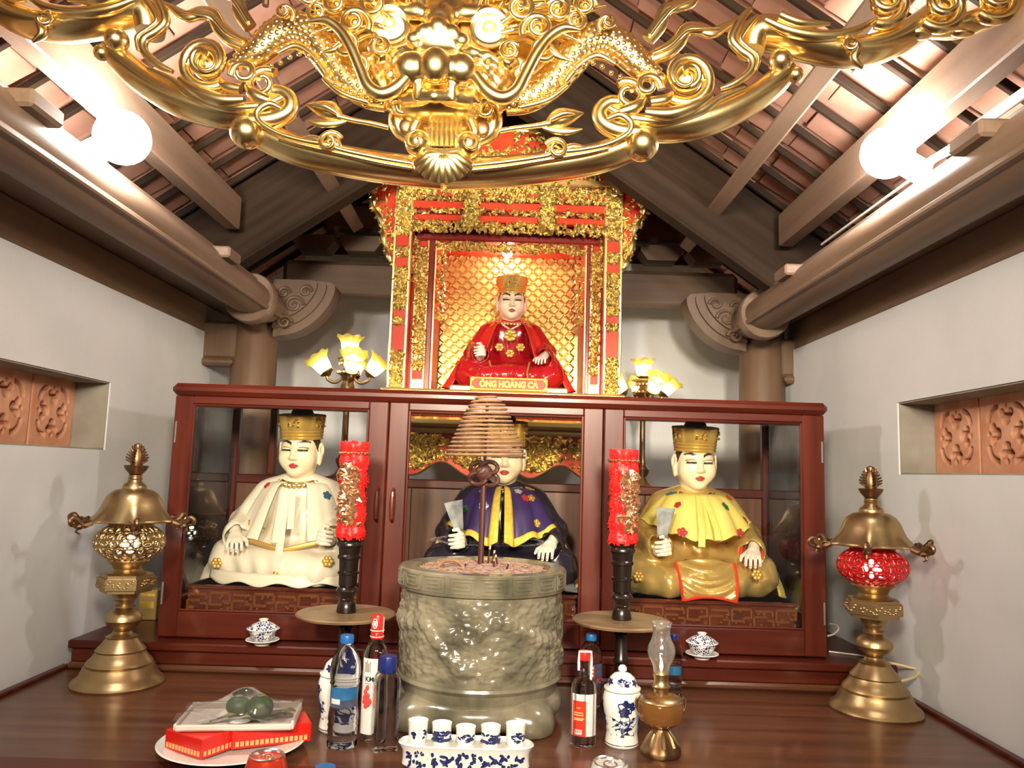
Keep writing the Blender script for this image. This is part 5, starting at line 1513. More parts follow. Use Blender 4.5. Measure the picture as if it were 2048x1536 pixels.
# bottles
def bottle(name, p, H, prof, cap, label, body='petglass', n=40, sxy=(1, 1), group=None, turn=0.0, wob=None):
    """prof: (radius, height) as fractions of H; cap: (r, z0, z1, mat)"""
    root = thing(name, (p.x, p.y, p.z + .0005), label, 'bottle', group, turn)
    b = MB().lathe([(r * H, z * H) for r, z in prof], n, sx=sxy[0], sy=sxy[1], wob=wob).build('bottle_body', body, root, smooth=40)
    r, z0, z1, m_ = cap
    cm = MB().lathe([(r * H, z0 * H), (r * H * 1.02, z0 * H + .002), (r * H * 1.02, z1 * H - .002), (r * H * .96, z1 * H), (0, z1 * H)], 36).build('cap', m_, root)
    return root, b, cm
pet = [(.075, .012), (.115, .0), (.135, .02), (.14, .05), (.13, .07), (.14, .10), (.132, .125), (.14, .15), (.132, .175), (.14, .20), (.132, .225), (.14, .25), (.136, .30), (.125, .37), (.125, .55), (.138, .57), (.132, .60), (.140, .64), (.142, .68), (.136, .75), (.115, .82), (.085, .88), (.062, .905), (.058, .93), (.058, .935), (.0, .935)]
p = base_pt(683, 1493); H = htop(693, 1270, p)
root, b, c = bottle('water_bottle', p, H, pet, (.062, .93, 1.0, 'capblue'), 'clear water bottle with a sky blue label in front of the left jar', wob=lambda a, t: .10 * math.cos(5 * a) * max(0, 1 - t * 7))
patch(.1275 * H, .44 * H, .55 * H, R(-120), R(120)).build('label', 'labelblue', root)
patch(.129 * H, .405 * H, .45 * H, R(-50), R(-5)).build('barcode_panel', 'labelwhite', root)
patch(.1268 * H, .37 * H, .44 * H, R(-120), R(120)).build('label_lower', 'labelnavy', root)
p = base_pt(1180, 1416); H = htop(1186, 1268, p)
root, b, c = bottle('water_bottle', p, H * 1.0, pet, (.075, .915, 1.0, 'capblue'), 'water bottle with a dark label behind the small red capped bottle', sxy=(1.15, 1.15))
patch(.16 * H, .30 * H, .62 * H, R(-120), R(120)).build('label', 'labelnavy', root)
patch(.162 * H, .43 * H, .60 * H, R(-20), R(12)).build('label_patch', 'labelred', root)
for k in range(3): patch(.164 * H, (.56 - .05 * k) * H, (.585 - .05 * k) * H, R(-15), R(8)).build('label_line', 'labelwhite', root)
tm = wrap_text(text_mesh('IO', .10 * H, .0004), .164 * H, .40 * H, R(42)); put('label_text', tm, 'redink', root)
p = base_pt(1347, 1392); H = htop(1330, 1268, p)
root, b, c = bottle('water_bottle', p, H, pet, (.07, .915, 1.0, 'capnavy'), 'blue capped water bottle mostly hidden behind the oil lamp')
patch(.128 * H, .36 * H, .50 * H, R(-120), R(120)).build('label', 'labelblue', root)

# tall vodka bottle with a red capsule
vod = [(.088, .004), (.10, 0), (.105, .012), (.105, .66), (.102, .70), (.088, .745), (.060, .775), (.052, .79), (.050, .90), (0, .90)]
p = base_pt(744, 1478); H = htop(760, 1226, p); H *= .985
root, b, c = bottle('vodka_bottle', p, H, vod, (.0535, .81, 1.0, 'capred'), 'tall glass spirit bottle with a red capsule left of the urn', sxy=(1.0, .85))
patch(.1068 * H, .06 * H, .66 * H, R(-62), R(18)).build('label', 'labelwhite', root).scale = (1, .87, 1)
patch(.1072 * H, .455 * H, .462 * H, R(-40), R(-6), 8).build('label_rule', 'niche', root).scale = (1, .87, 1)
for (tx, sz, z, m_, an) in (('KM\'', .055, .495, 'ink', -14),):
    put('label_text', wrap_text(text_mesh(tx, sz * H, .0003), .1075 * H, z * H, R(an)), m_, root).scale = (1, .87, 1)
tw = MB()
for (a, w_, h0, h1) in ((-40, .012, .55, .63), (-32, .010, .55, .645), (-24, .012, .55, .62), (-16, .008, .55, .635)): tw.add(*[(q.v, q.f) for q in [patch(.1073 * H, h0 * H, h1 * H, R(a) - w_ * 5, R(a) + w_ * 5, 5)]][0])
tw.build('label_emblem', 'niche', root, kind='stuff').scale = (1, .87, 1)
rd = MB(); rr = random.Random(4)
for k in range(22):
    a = R(-26) + rr.gauss(0, .14); z = (.35 + rr.gauss(0, .035)) * H; rd.sphere((.1074 * H * math.sin(a), -.1074 * H * math.cos(a), z), (.006, .001, .006), 7, 4)
rd.build('label_flower', 'redink', root, kind='stuff').scale = (1, .87, 1)
for z in (.60, .63): pass
MB().tube([(.0555 * H * math.cos(a), .0555 * H * math.sin(a), .875 * H) for a in np.linspace(0, 2 * PI, 30)[:-1]], .0012, 5, closed=True).build('capsule_line', 'labelwhite', c)
MB().tube([(.0555 * H * math.cos(a), .0555 * H * math.sin(a), .825 * H) for a in np.linspace(0, 2 * PI, 30)[:-1]], .0010, 5, closed=True).build('capsule_line', 'labelwhite', c)
MB().tube([(.0555 * H * math.sin(-.25 + .34 * math.sin(t)), -.0555 * H * math.cos(-.25 + .34 * math.sin(t)), (.935 + .038 * math.cos(t)) * H) for t in np.linspace(0, 2 * PI, 26)[:-1]], .0011, 5, closed=True).build('capsule_emblem', 'labelwhite', c)
patch(.0556 * H, .915 * H, .955 * H, R(-26), R(-4), 8).build('capsule_badge', 'labelwhite', c)
put('capsule_letter', wrap_text(text_mesh('r', .035 * H, .0003), .0550 * H, .85 * H, R(5)), 'labelwhite', c)
patch(.0562 * H, .86 * H, .985 * H, R(62), R(88), 8).build('tax_strip', 'labelwhite', c)

# square clear bottle with a navy cap
p = base_pt(768, 1499); H = htop(786, 1312, p)
sq = thing('square_bottle', (p.x, p.y, p.z + .0005), 'square clear bottle with a navy blue cap against the urn', 'bottle', None, R(18))
def sqwob(a, t):
    q = 1 / max(abs(math.cos(a)), abs(math.sin(a))); return (min(q, 1.22) - 1) * (1 if t < .8 else .0)
MB().lathe([(.12 * H, 0), (.135 * H, .01 * H), (.135 * H, .70 * H), (.132 * H, .76 * H), (.11 * H, .805 * H), (.085 * H, .825 * H), (.082 * H, .93 * H), (0, .93 * H)], 64, wob=sqwob).build('bottle_body', 'petglass', sq, smooth=40)
MB().lathe([(.095 * H, .825 * H), (.098 * H, .835 * H), (.098 * H, .985 * H), (.092 * H, 1.0 * H), (0, 1.0 * H)], 40, wob=lambda a, t: .02 * math.cos(30 * a)).build('cap', 'capnavy', sq)

# small red capped bottle with a red label
p = base_pt(1166, 1490); H = htop(1168, 1302, p)
sm = [(.12, .004), (.132, 0), (.138, .014), (.138, .60), (.13, .65), (.10, .70), (.068, .74), (.060, .78), (.062, .88), (.066, .885), (.066, .895), (.055, .90), (0, .90)]
root, b, c = bottle('spirit_bottle', p, H, sm, (.066, .905, 1.0, 'capred'), 'small clear spirit bottle with a red cap and red label right of the urn', sxy=(1.0, .82), wob=lambda a, t: .04 * math.cos(8 * a) * (1 if t < .5 else 0))
q_ = patch(.139 * H, .12 * H, .56 * H, R(-70), R(70)).build('back_label', 'labelwhite', root); q_.scale = (1, .84, 1)
q_ = patch(.1405 * H, .12 * H, .49 * H, R(-62), R(6)).build('label', 'labelred', root); q_.scale = (1, .84, 1)
q_ = patch(.1412 * H, .14 * H, .19 * H, R(-46), R(-12)).build('barcode', 'labelwhite', root); q_.scale = (1, .84, 1)
bars = MB()
for k in range(9): bars.add(*[(z.v, z.f) for z in [patch(.1418 * H, .155 * H, .183 * H, R(-44 + 3.4 * k), R(-42.4 + 3.4 * k), 2)]][0])
bars.build('barcode_lines', 'ink', root, kind='stuff').scale = (1, .84, 1)
for (z, a0, a1) in ((.41, -36, -20), (.36, -52, -8), (.335, -54, -6), (.30, -50, -2), (.285, -54, -8)):
    patch(.1412 * H, z * H, (z + .012) * H, R(a0), R(a1), 8).build('print_line', 'boxprint', root).scale = (1, .84, 1)
MB().tube([(-.068 * H, -.01, .80 * H), (-.070 * H, -.01, .90 * H), (-.066 * H, -.012, 1.004 * H), (.066 * H, -.012, 1.006 * H), (.071 * H, -.01, .90 * H), (.066 * H, -.01, .70 * H)], .0028, 6, flat=.3, fdir=(0, 1, 0)).build('tax_strip', 'labelwhite', root)

# paraffin lamp
p = base_pt(1321, 1508); p.z = T; s = mpp(p)
ol = thing('oil_lamp', (p.x, p.y, T + .0005), 'lit amber glass oil lamp with a clear chimney right of the jar', 'lamp')
k = s * .98
MB().lathe([(40 * k, 0), (41 * k, 4 * k), (39 * k, 12 * k), (33 * k, 20 * k), (24 * k, 34 * k), (15 * k, 46 * k), (13 * k, 52 * k)], 48, wob=lambda a, t: .05 * math.cos(8 * a) * math.sin(t * PI)).build('foot', 'bronze', ol)
for q in range(8):
    a = 2 * PI * q / 8; MB().tube([(31 * k * math.cos(a), 31 * k * math.sin(a), 18 * k), (25 * k * math.cos(a), 25 * k * math.sin(a), 34 * k), (17 * k * math.cos(a), 17 * k * math.sin(a), 46 * k)], [6 * k, 4.5 * k, 2 * k], 7).build('foot_petal', 'brass', ol)
MB().lathe([(13 * k, 52.2 * k), (25 * k, 55 * k), (41 * k, 66 * k), (46 * k, 80 * k), (46 * k, 98 * k), (43 * k, 106 * k), (37 * k, 112 * k), (30 * k, 116 * k), (16 * k, 120 * k)], 48, wob=lambda a, t: .02 * math.cos(10 * a)).build('oil_font', 'amber', ol)
MB().lathe([(43.5 * k, 104.5 * k), (45.5 * k, 106 * k), (44 * k, 109 * k), (36 * k, 114 * k), (24 * k, 117.5 * k), (15 * k, 120.3 * k), (15 * k, 128 * k), (18 * k, 130 * k), (20 * k, 134 * k), (17 * k, 138 * k), (15 * k, 146 * k), (17 * k, 158 * k), (16 * k, 160 * k), (0, 161 * k)], 44).build('burner', 'brass', ol)
MB().sphere((0, 0, 108 * k), (.012, .012, .012), 10, 6).build('oil_float', 'yellowtrim', ol)
for e in (-1, 1):
    MB().tube(spline([(e * 46 * k, 0, 82 * k), (e * 50 * k, 0, 92 * k), (e * 51 * k, 0, 104 * k), (e * 46 * k, 0, 112 * k), (e * 44 * k, 0, 106 * k)], 5), 2.2 * k, 8).build('handle', 'brass', ol)
chp = [(15 * k, 150 * k), (16 * k, 162 * k), (19 * k, 176 * k), (26 * k, 190 * k), (29 * k, 202 * k), (27 * k, 214 * k), (21 * k, 226 * k), (18 * k, 236 * k), (18.5 * k, 250 * k), (20.5 * k, 258 * k), (22 * k, 261 * k)]
cg = MB().lathe(chp, 40, cap=False).build('glass_chimney', 'chimney', ol)
MB().lathe([(0, 161 * k), (2.5 * k, 166 * k), (4 * k, 172 * k), (2.6 * k, 181 * k), (0, 190 * k)], 14).build('flame', 'flame', ol)

# tray with five cups, standing across the front edge
s = mpp(at(930, 1510, 1.52)); tc = at(931, 1532, 1.535); tw_, td_ = 137 * s, 40 * s
tr = thing('cup_tray', (tc.x, tc.y, T + .0035), 'long white china stand with blue flowers holding five cups', 'tray')
zt_ = at(931, 1499, 1.497).z - (T + .0035)
def stad(w_, d_, n=40):
    o = []
    for q in range(n):
        a = 2 * PI * q / n; c_, s_ = math.cos(a), math.sin(a)
        o.append((w_ * math.copysign(abs(c_) ** .55, c_), d_ * math.copysign(abs(s_) ** .75, s_)))
    return o
rings = [(.90, .86, 0), (.94, .90, .004), (.93, .88, zt_ * .35), (.94, .90, zt_ * .7), (.985, .96, zt_ * .93), (1.0, 1.0, zt_), (.975, .96, zt_ + .002), (.955, .93, zt_ - .001), (.94, .9, zt_ - .003)]
m = MB(); vs = []; n = 40
for (a, b_, z) in rings: vs += [(x, y, z) for x, y in stad(tw_ * a, td_ * b_, n)]
fs = [(i * n + q, i * n + (q + 1) % n, (i + 1) * n + (q + 1) % n, (i + 1) * n + q) for i in range(len(rings) - 1) for q in range(n)]
fs += [tuple(range(n - 1, -1, -1)), tuple((len(rings) - 1) * n + q for q in range(n))]
m.add(vs, fs); trb = m.build('stand_body', 'china', tr, smooth=40)
rr = random.Random(12)
def tray_y(x, z): return -td_ * .90 * (max(0, 1 - (abs(x) / (tw_ * .95)) ** 3.4)) ** .45 - .0012
for (xc, w_, n_) in ((0, .034, 34), (-.080, .030, 22), (.080, .030, 22)):
    for q in range(n_):
        a = rr.uniform(0, 2 * PI); d = math.sqrt(rr.random()); x = max(-.102, min(.102, xc + d * w_ * math.cos(a))); z = zt_ * .44 + d * zt_ * .36 * math.sin(a)
        pt = MB().sphere((0, 0, 0), (.0045, .0008, .0032), 7, 4)
        if abs(d) < .35: continue
        pt.build('painted_petal', 'cobalt', trb, loc=(x, tray_y(x, z), z), rot=(0, rr.uniform(0, 3), -.5 * x / tw_))
for xc in (-.043, .043, -.098, .098):
    for q in range(5):
        pt = MB().sphere((0, 0, 0), (.009, .0008, .0028), 7, 4); x = xc + rr.uniform(-.01, .01); z = zt_ * rr.uniform(.2, .7)
        pt.build('painted_leaf', 'cobalt', trb, loc=(x, tray_y(x, z), z), rot=(0, rr.uniform(-.9, .9), -.5 * x / tw_))
cups = [(836, 1465, 'first cup on the china stand, at its left end, with a small blue flower', 1), (883, 1472, 'second cup on the china stand with a dense blue landscape', 2), (931, 1478, 'third, middle cup on the china stand with a blue bird', 3), (981, 1478, 'fourth cup on the china stand with a dense blue landscape', 2), (1031, 1472, 'fifth cup on the china stand, at its right end, with a blue bird', 3)]
for i, (px, py, lab, kd) in enumerate(cups):
    x = at(px, py, 1.535).x; z0 = T + .0035 + zt_ - .0028
    cu = thing('tea_cup', (x, 1.535 + .004 * (i % 2), z0), lab, 'cup', 'small cups on the china stand')
    h = at(px, py - 26, 1.535).z - z0; r = 20.5 * s
    cb = MB().lathe([(r * .78, 0), (r * .84, .003), (r * .93, h * .3), (r * .95, h * .7), (r * 1.0, h), (r * .93, h), (r * .87, h * .6), (r * .7, h * .15), (0, h * .12)], 32).build('cup_body', 'china', cu)
    def spot(a, z, w_, hh):
        rr_ = r * (.95 + .012); MB().sphere((0, 0, 0), (w_, .0006, hh), 8, 4).build('painted_motif', 'cobalt', cb, loc=(rr_ * math.sin(a), -rr_ * math.cos(a), z), rot=(0, rr.uniform(-.5, .5), a))
    if kd == 1:
        spot(-.35, h * .5, .006, .004); spot(-.3, h * .36, .003, .004)
        for q in range(6): spot(.9 + rr.uniform(-.25, .25), h * rr.uniform(.3, .65), .0035, .002)
    elif kd == 2:
        for q in range(30): spot(rr.uniform(-1.2, 1.2), h * rr.uniform(.22, .66), .0045, .0022)
        for q in range(9): spot(-1.1 + .28 * q, h * .24, .0075, .0028)
    else:
        for q in range(15): spot(rr.gauss(.25, .35), h * rr.uniform(.25, .65), .005, .0020)

# plate with boxes and the wrapped betel tray
s = mpp(at(470, 1480, 1.60)); pc_ = at(474, 1500, 1.622); X0, Y0 = pc_.x, 1.592
pla = thing('white_plate', (X0, Y0, T + .0035), 'white oval plate under the red boxes at the left front of the altar', 'plate')
MB().lathe([(.075, 0), (.085, .003), (.135, .012), (.140, .015), (.137, .0165), (.085, .008), (0, .007)], 60).build('plate_body', 'china', pla)
def redbox(c, d, rz, label):
    r = thing('red_box', c, label, 'box', 'red cardboard boxes on the plate', rz)
    MB().box((0, 0, d[2] / 2), d, .0015).build('carton', 'redbox', r)
    st2 = MB()
    for (ax, ln) in ((0, d[0]), (1, d[1])):
        n_ = int(ln / .0095)
        for sgn in (-1, 1):
            for q in range(n_):
                u = (-.46 + .92 * (q + .5) / n_) * ln; sz = (.0062, .0006, .009) if ax == 0 else (.0006, .0062, .009)
                c_ = (u, sgn * (d[1] / 2 + .0002), d[2] * .26) if ax == 0 else (sgn * (d[0] / 2 + .0002), u, d[2] * .26)
                st2.box(c_, sz)
    st2.build('printed_border', 'boxprint', r, smooth=0, kind='stuff')
    return r
b1 = at(470, 1512, 1.535)
redbox((at(408, 1490, 1.57).x, 1.546, T + .0150), (.105, .075, .036), R(-30), 'flat red box with a gold border at the left of the plate')
redbox((at(545, 1480, 1.63).x, 1.606, T + .0155), (.150, .075, .036), R(24), 'flat red box with a gold border at the right of the plate')
zt2 = T + .0525
pk = thing('betel_tray', (at(482, 1440, 1.60).x, 1.596, zt2), 'foam tray of betel under clear film lying on the red boxes', 'tray', None, R(8))
MB().box((0, 0, .003), (.215, .125, .006), .002).box((0, .062, .010), (.215, .006, .018), .002).box((.108, 0, .010), (.006, .125, .018), .002).box((-.108, 0, .008), (.006, .125, .012), .002).box((0, -.062, .007), (.215, .006, .010), .002).build('foam_tray', 'foam', pk)
rr = random.Random(6)
fl = MB().grid(lambda u, v: ((u - .5) * .225, (v - .5) * .138, .021 + .006 * math.sin(u * 9 + v * 4) * math.sin(v * 7) + .046 * math.exp(-((u - .55) ** 2 + (v - .5) ** 2) * 18) + rr.uniform(-.0012, .0012)), 40, 26).build('clear_film', 'film', pk, smooth=50)
lf = MB()
for k in range(3):
    MB().grid(lambda u, v: ((u - .5) * .07, (v - .5) * .045 * math.sin(PI * min(max(u, .05), .95)), .0085 + .003 * k + .004 * math.cos(u * 5 + k)), 12, 6).build('betel_leaf', 'palegreen', pk, loc=(.035 + .02 * k, .012 * (k - 1), 0), rot=(0, 0, .6 - .5 * k))
for k in range(2):
    MB().sphere((0, 0, 0), (.020, .006, .004), 12, 8).build('white_root', 'china', pk, loc=(-.055 + .062 * k, -.035 - .008 * k, .012), rot=(0, 0, .3))
for k in range(7):
    MB().tube([(-.05 + .004 * k, -.04 + .005 * k, .012), (-.01, -.01 + .004 * k, .016 + .001 * k), (.01, .006, .016)], .0014, 5).build('stalk', 'palegreen', pk)
for (dx, dy, lab, r_) in ((-.008, .006, 'dark green areca nut on the betel tray, the left one', .024), (.038, -.004, 'dark green areca nut on the betel tray, the right larger one', .027)):
    a = thing('areca_nut', (pk.location.x + dx, pk.location.y + dy, zt2 + .0075), lab, 'nut', 'areca nuts on the betel tray')
    MB().sphere((0, 0, r_ * .80), (r_, r_ * .85, r_ * .8), 20, 12).build('nut', 'green', a)
    MB().lathe([(.006, r_ * 1.55), (.008, r_ * 1.60), (.003, r_ * 1.66)], 10).build('calyx', 'palegreen', a)

# cans and a bottle on the low table, only their tops in view
def can(px, py, Y, label, m_):
    c = at(px, py, Y); h = c.z - LT
    r = thing('drink_can', (c.x, Y, LT + .0005), label, 'can', 'drink cans at the bottom edge of the photo')
    R_ = .033; L_ = .0268
    MB().lathe([(.024, 0), (.030, .006), (R_, .014), (R_, h - .018), (L_ + .002, h - .003), (L_, h - .003)], 44).build('can_body', m_, r)
    lid = MB().lathe([(L_, h - .0032), (L_ + .0012, h), (L_ - .0005, h + .0012), (L_ - .003, h - .0005), (L_ - .004, h - .004), (0, h - .0042)], 44).build('lid', 'steel', r)
    MB().tube([(.0105 * math.cos(a), -.004 + .014 * math.sin(a), h - .0028) for a in np.linspace(0, 2 * PI, 24)[:-1]], .0018, 6, closed=True).build('pull_tab', 'steel', lid)
    MB().lathe([(.003, h - .0042), (.003, h - .0015), (0, h - .0012)], 12).build('rivet', 'steel', lid)
    MB().tube([(.019 * math.cos(a), .019 * math.sin(a) - .001, h - .0040) for a in np.linspace(0, 2 * PI, 30)[:-1]], .0008, 5, closed=True).build('score_line', 'steel', lid)
can(534, 1510, 1.31, 'red drink can with a silver lid at the bottom edge left', 'canred')
can(1220, 1524, 1.33, 'pale drink can with a silver lid at the bottom edge right', 'canwhite')
c = at(651, 1533, 1.32); p = Vector((c.x, 1.32, LT)); H = c.z - LT
bottle('small_bottle', p, H, [(.16, 0), (.18, .02), (.18, .6), (.14, .72), (.10, .80), (.10, .9), (0, .9)], (.115, .84, 1.0, 'capblue'), 'blue capped bottle top just showing at the bottom edge')

# cables and the pale carton beside the cabinet
cb = thing('pale_cable', (pR.x + .06, 2.06, T), 'pale yellow cable looping behind the red globed lamp', 'cable')
O = Vector(cb.location)
pts = [at(1745, 1322, 2.12), at(1775, 1325, 2.12), at(1812, 1333, 2.10), at(1836, 1340, 2.08), at(1832, 1352, 2.06), at(1812, 1360, 2.04), at(1793, 1364, 2.03)]
for q in pts: q.z = max(q.z, T + .004)
MB().tube(spline([tuple(q) for q in pts], 6), .0035, 8).build('cord', 'cable', cb, O)
cw = thing('white_cable', (.92, 2.30, S_), 'thin white cable curling from the cabinet onto the step', 'cable')
O = Vector(cw.location)
pts = [at(1655, 1272, 2.28), at(1668, 1268, 2.27), at(1677, 1258, 2.27), at(1672, 1250, 2.3), at(1660, 1248, 2.33)]
MB().tube(spline([tuple(q) for q in pts], 6), .0025, 8).build('cord', 'cablewhite', cw, O)
MB().tube(spline([tuple(atz(x, y, S_ - CZ + .003)) for x, y in ((1658, 1303), (1690, 1307), (1720, 1311), (1745, 1318))], 6), .0022, 8).build('cord_end', 'cablewhite', cw, O)
bp_ = atz(297, 1240, S_ - CZ)
bxx = thing('gold_carton', (bp_.x - .005, bp_.y + .02, S_ + .0005), 'small gold paper carton between the left lamp and the cabinet', 'box')
MB().box((0, 0, .045), (.055, .05, .09), .002).build('carton', 'goldpaint', bxx)
MB().box((0, -.0255, .045), (.040, .001, .02), .0).box((0, -.0255, .075), (.040, .001, .008)).build('print_band', 'yellowtrim', bxx, smooth=0)

# ------------------------------------------------------------------ hanging gilded canopy with the dragon
GY = 1.22
ax0 = at(893, 200, GY)
can_ = thing('gilded_canopy', (ax0.x, GY, at(893, 330, GY).z), 'huge carved gilt canopy with a dragon head hanging across the top', 'carving')
O = Vector(can_.location)
gs = mpp(at(893, 180, GY))
def G(px, py, dy=0.0):
    p = at(px, py, GY + dy); return (p.x, p.y, p.z)
def mirror_pts(pts): return [(2 * ax0.x - x, y, z) for x, y, z in pts]
def both(name, shapes, m='gold'):
    """shapes: list of functions adding to an MB given a point mapper"""
    for mir in (False, True):
        mb = MB()
        def mp(q): return (2 * ax0.x - q[0], q[1], q[2]) if mir else q
        for f in shapes: f(mb, mp)
        if mir: mb.f = [tuple(reversed(q)) for q in mb.f]
        mb.build(name, m, can_, O, smooth=60)
def tb(path, rad, dy=0.0, n=12, flat=1.0, k=6, ddy=None):
    """tapered sweep through pixel points; rad in pixels"""
    def f(mb, mp):
        P = [G(q[0], q[1], (dy if ddy is None else ddy[i])) for i, q in enumerate(path)]
        S = spline([(*p, r) for p, r in zip(P, rad if hasattr(rad, '__len__') else [rad] * len(path))], k)
        pts = [mp((q[0], q[1], q[2])) for q in S]
        mb.tube(pts, [max(q[3], .3) * gs * 1.12 for q in S], n, flat=flat, fdir=(0, 1, 0))
    return f
def ball(px, py, r, dy=0.0, e=(1, 1, 1)):
    return lambda mb, mp: mb.sphere(mp(G(px, py, dy)), (r * gs * e[0], r * gs * e[1], r * gs * e[2]), 20, 12)
def spiral(px, py, r0, turns, w0, dy=0.0, a0=0.0, sg=1, lift=.02):
    def f(mb, mp):
        pts = []; rd = []; n = int(26 * turns)
        c = G(px, py, dy)
        for q in range(n + 1):
            t = q / n; a = a0 + sg * t * turns * 2 * PI; r = r0 * (1 - .86 * t) * gs
            pts.append(mp((c[0] + r * math.cos(a), c[1] - lift * t, c[2] + r * math.sin(a)))); rd.append(w0 * gs * (1 - .55 * t))
        mb.tube(pts, rd, 10)
    return f
# lowest rim with its bead
both('lower_rim', [tb([(893, 348), (1000, 344), (1100, 334), (1190, 318), (1250, 298), (1290, 282)], [27, 27, 27, 27, 26, 22], .02, 16, 1.3)])
both('rim_bead', [tb([(945, 331), (1010, 324), (1085, 313), (1120, 304), (1165, 299), (1215, 288), (1255, 268), (1262, 246), (1240, 230), (1215, 238)], [4, 5, 5, 6, 5, 5, 6, 7, 7, 5], -.022, 8), tb([(945, 340), (1010, 333), (1085, 321), (1170, 307), (1220, 296)], [3, 3.5, 3.5, 3.5, 2], -.020, 8)])
both('rim_ball', [ball(1284, 290, 33, -.005)])
both('rim_leaf', [spiral(1112, 302, 24, 1.3, 6, -.02, 2.6, -1), ball(1108, 304, 15, -.016, (1.2, .6, 1)), tb([(1130, 300), (1150, 294), (1180, 298)], [9, 7, 1], -.02)])
# neck scroll joining to the second branch
both('neck_scroll', [tb([(1275, 268), (1235, 262), (1205, 245), (1200, 222), (1220, 205), (1250, 210), (1255, 226)], [18, 17, 15, 14, 13, 11, 7], -.01), ball(1228, 222, 20, .0)])
both('second_branch', [tb([(1200, 235), (1260, 252), (1340, 256), (1420, 240), (1490, 208), (1545, 170), (1575, 138)], [16, 22, 26, 27, 26, 24, 20], .02, 16, 1.3)])
both('branch_crest', [tb([(1215, 215), (1262, 236), (1330, 240), (1400, 222), (1440, 196), (1490, 175)], [7, 9, 11, 10, 7, 4], -.012, 10), tb([(1290, 225), (1340, 228), (1390, 212), (1425, 190)], [9, 12, 10, 4], -.024, 10)])
both('branch_ball', [ball(1560, 122, 24, -.004), ball(1590, 150, 17, .01)])
both('cloud_spiral', [spiral(1372, 160, 52, 1.9, 13, -.012, -2.2, 1, .03), ball(1372, 160, 32, -.006, (1, .7, 1)), spiral(1372, 160, 34, 1.2, 5, -.034, 0, 1, .012)])
both('cloud_curls', [spiral(1255, 195, 34, 1.3, 10, -.012, 2.2, -1), spiral(1295, 178, 28, 1.2, 9, -.016, 0, 1), ball(1320, 160, 15, -.01), tb([(1240, 225), (1270, 215), (1290, 195)], [10, 12, 5], -.02), tb([(1300, 205), (1330, 200), (1345, 185)], [10, 10, 4], -.02)])
# third branch running out to the side
both('side_bead', [tb([(1500, 18), (1478, 45), (1464, 78), (1480, 100), (1503, 118), (1500, 142), (1470, 166), (1440, 178)], [5, 8, 9, 9, 9, 8, 7, 4], -.014), tb([(1515, 30), (1492, 55), (1480, 78), (1496, 96), (1516, 114), (1512, 140)], [3, 5, 5, 5, 5, 3], -.018)])
both('third_branch', [tb([(1500, 105), (1510, 70), (1560, 72), (1620, 92), (1690, 104), (1750, 98), (1810, 72), (1870, 30), (1930, -30)], [24, 30, 30, 28, 27, 27, 27, 26, 22], .02, 16, 1.3)])
both('third_crest', [tb([(1530, 40), (1580, 62), (1640, 72), (1700, 66), (1750, 40)], [8, 11, 11, 9, 4], -.014), tb([(1560, 30), (1600, 45), (1660, 48)], [8, 9, 3], -.022)])
both('hanging_curl', [tb([(1690, 78), (1712, 95), (1708, 118), (1726, 136)], [11, 11, 9, 3], -.012), spiral(1700, 95, 16, 1.2, 6, -.02, 1, 1)])
both('side_spirals', [spiral(1768, 10, 44, 1.8, 12, -.012, -2, 1, .03), ball(1768, 10, 27, -.005, (1, .7, 1)), spiral(1880, 18, 46, 1.8, 12, -.012, -2.4, 1, .03), ball(1882, 16, 28, -.005, (1, .7, 1)), ball(1925, 66, 15, -.004, (1.6, .8, .6)), spiral(1990, 0, 46, 1.7, 13, -.01, -2.4, 1), ball(1990, 0, 30, 0, (1, .7, 1))])
both('outer_wing', [tb([(1860, 60), (1910, 55), (1960, 40), (2010, 15), (2060, -25)], [14, 20, 22, 22, 18], .02, 14, 1.3), ball(1840, 66, 20, .0, (1.4, .8, .7))])
# flames
both('flame', [tb([(1298, 118), (1330, 106), (1356, 84), (1372, 60), (1398, 58), (1425, 66), (1452, 52), (1478, 38)], [13, 15, 14, 13, 13, 11, 7, 1], -.006, 10, .6), tb([(1305, 108), (1340, 92), (1372, 62), (1402, 58), (1440, 56)], [4, 5, 5, 4, 1], -.016, 8)])
both('flame', [tb([(1296, 80), (1318, 52), (1330, 22), (1352, 14), (1378, 8), (1400, -15), (1430, -34)], [13, 14, 13, 12, 10, 7, 1], -.002, 10, .6), tb([(1300, 70), (1325, 36), (1345, 16), (1380, 2)], [4, 5, 4, 1], -.012, 8)])
# dragon limbs: scaled arches
def scaled(path, rad, dy):
    base = tb(path, rad, dy, 14, .9)
    def f(mb, mp):
        base(mb, mp)
        S = spline([(*G(q[0], q[1], dy), r) for q, r in zip(path, rad)], 5)
        for i in range(1, len(S) - 1):
            p = Vector(S[i][:3]); t = Vector(S[i + 1][:3]) - Vector(S[i - 1][:3]); t.normalize(); nrm = Vector((0, 1, 0)).cross(t)
            for j, u in enumerate((-.8, -.35, .1, .55, .95)):
                uu = u + (.2 if i % 2 else 0)
                if abs(uu) > 1: continue
                r = S[i][3] * gs; q = p + nrm * (r * uu) + Vector((0, -r * .9 * math.sqrt(max(0, 1 - uu * uu)), 0))
                mb.sphere(mp(tuple(q)), (r * .24, r * .14, r * .24), 7, 5)
    return f
both('scaled_limb', [scaled([(1010, 205), (1055, 196), (1098, 168), (1135, 128), (1165, 92), (1205, 80), (1245, 98), (1280, 132), (1318, 152)], [24, 27, 29, 31, 33, 33, 30, 24, 14], -.004)])
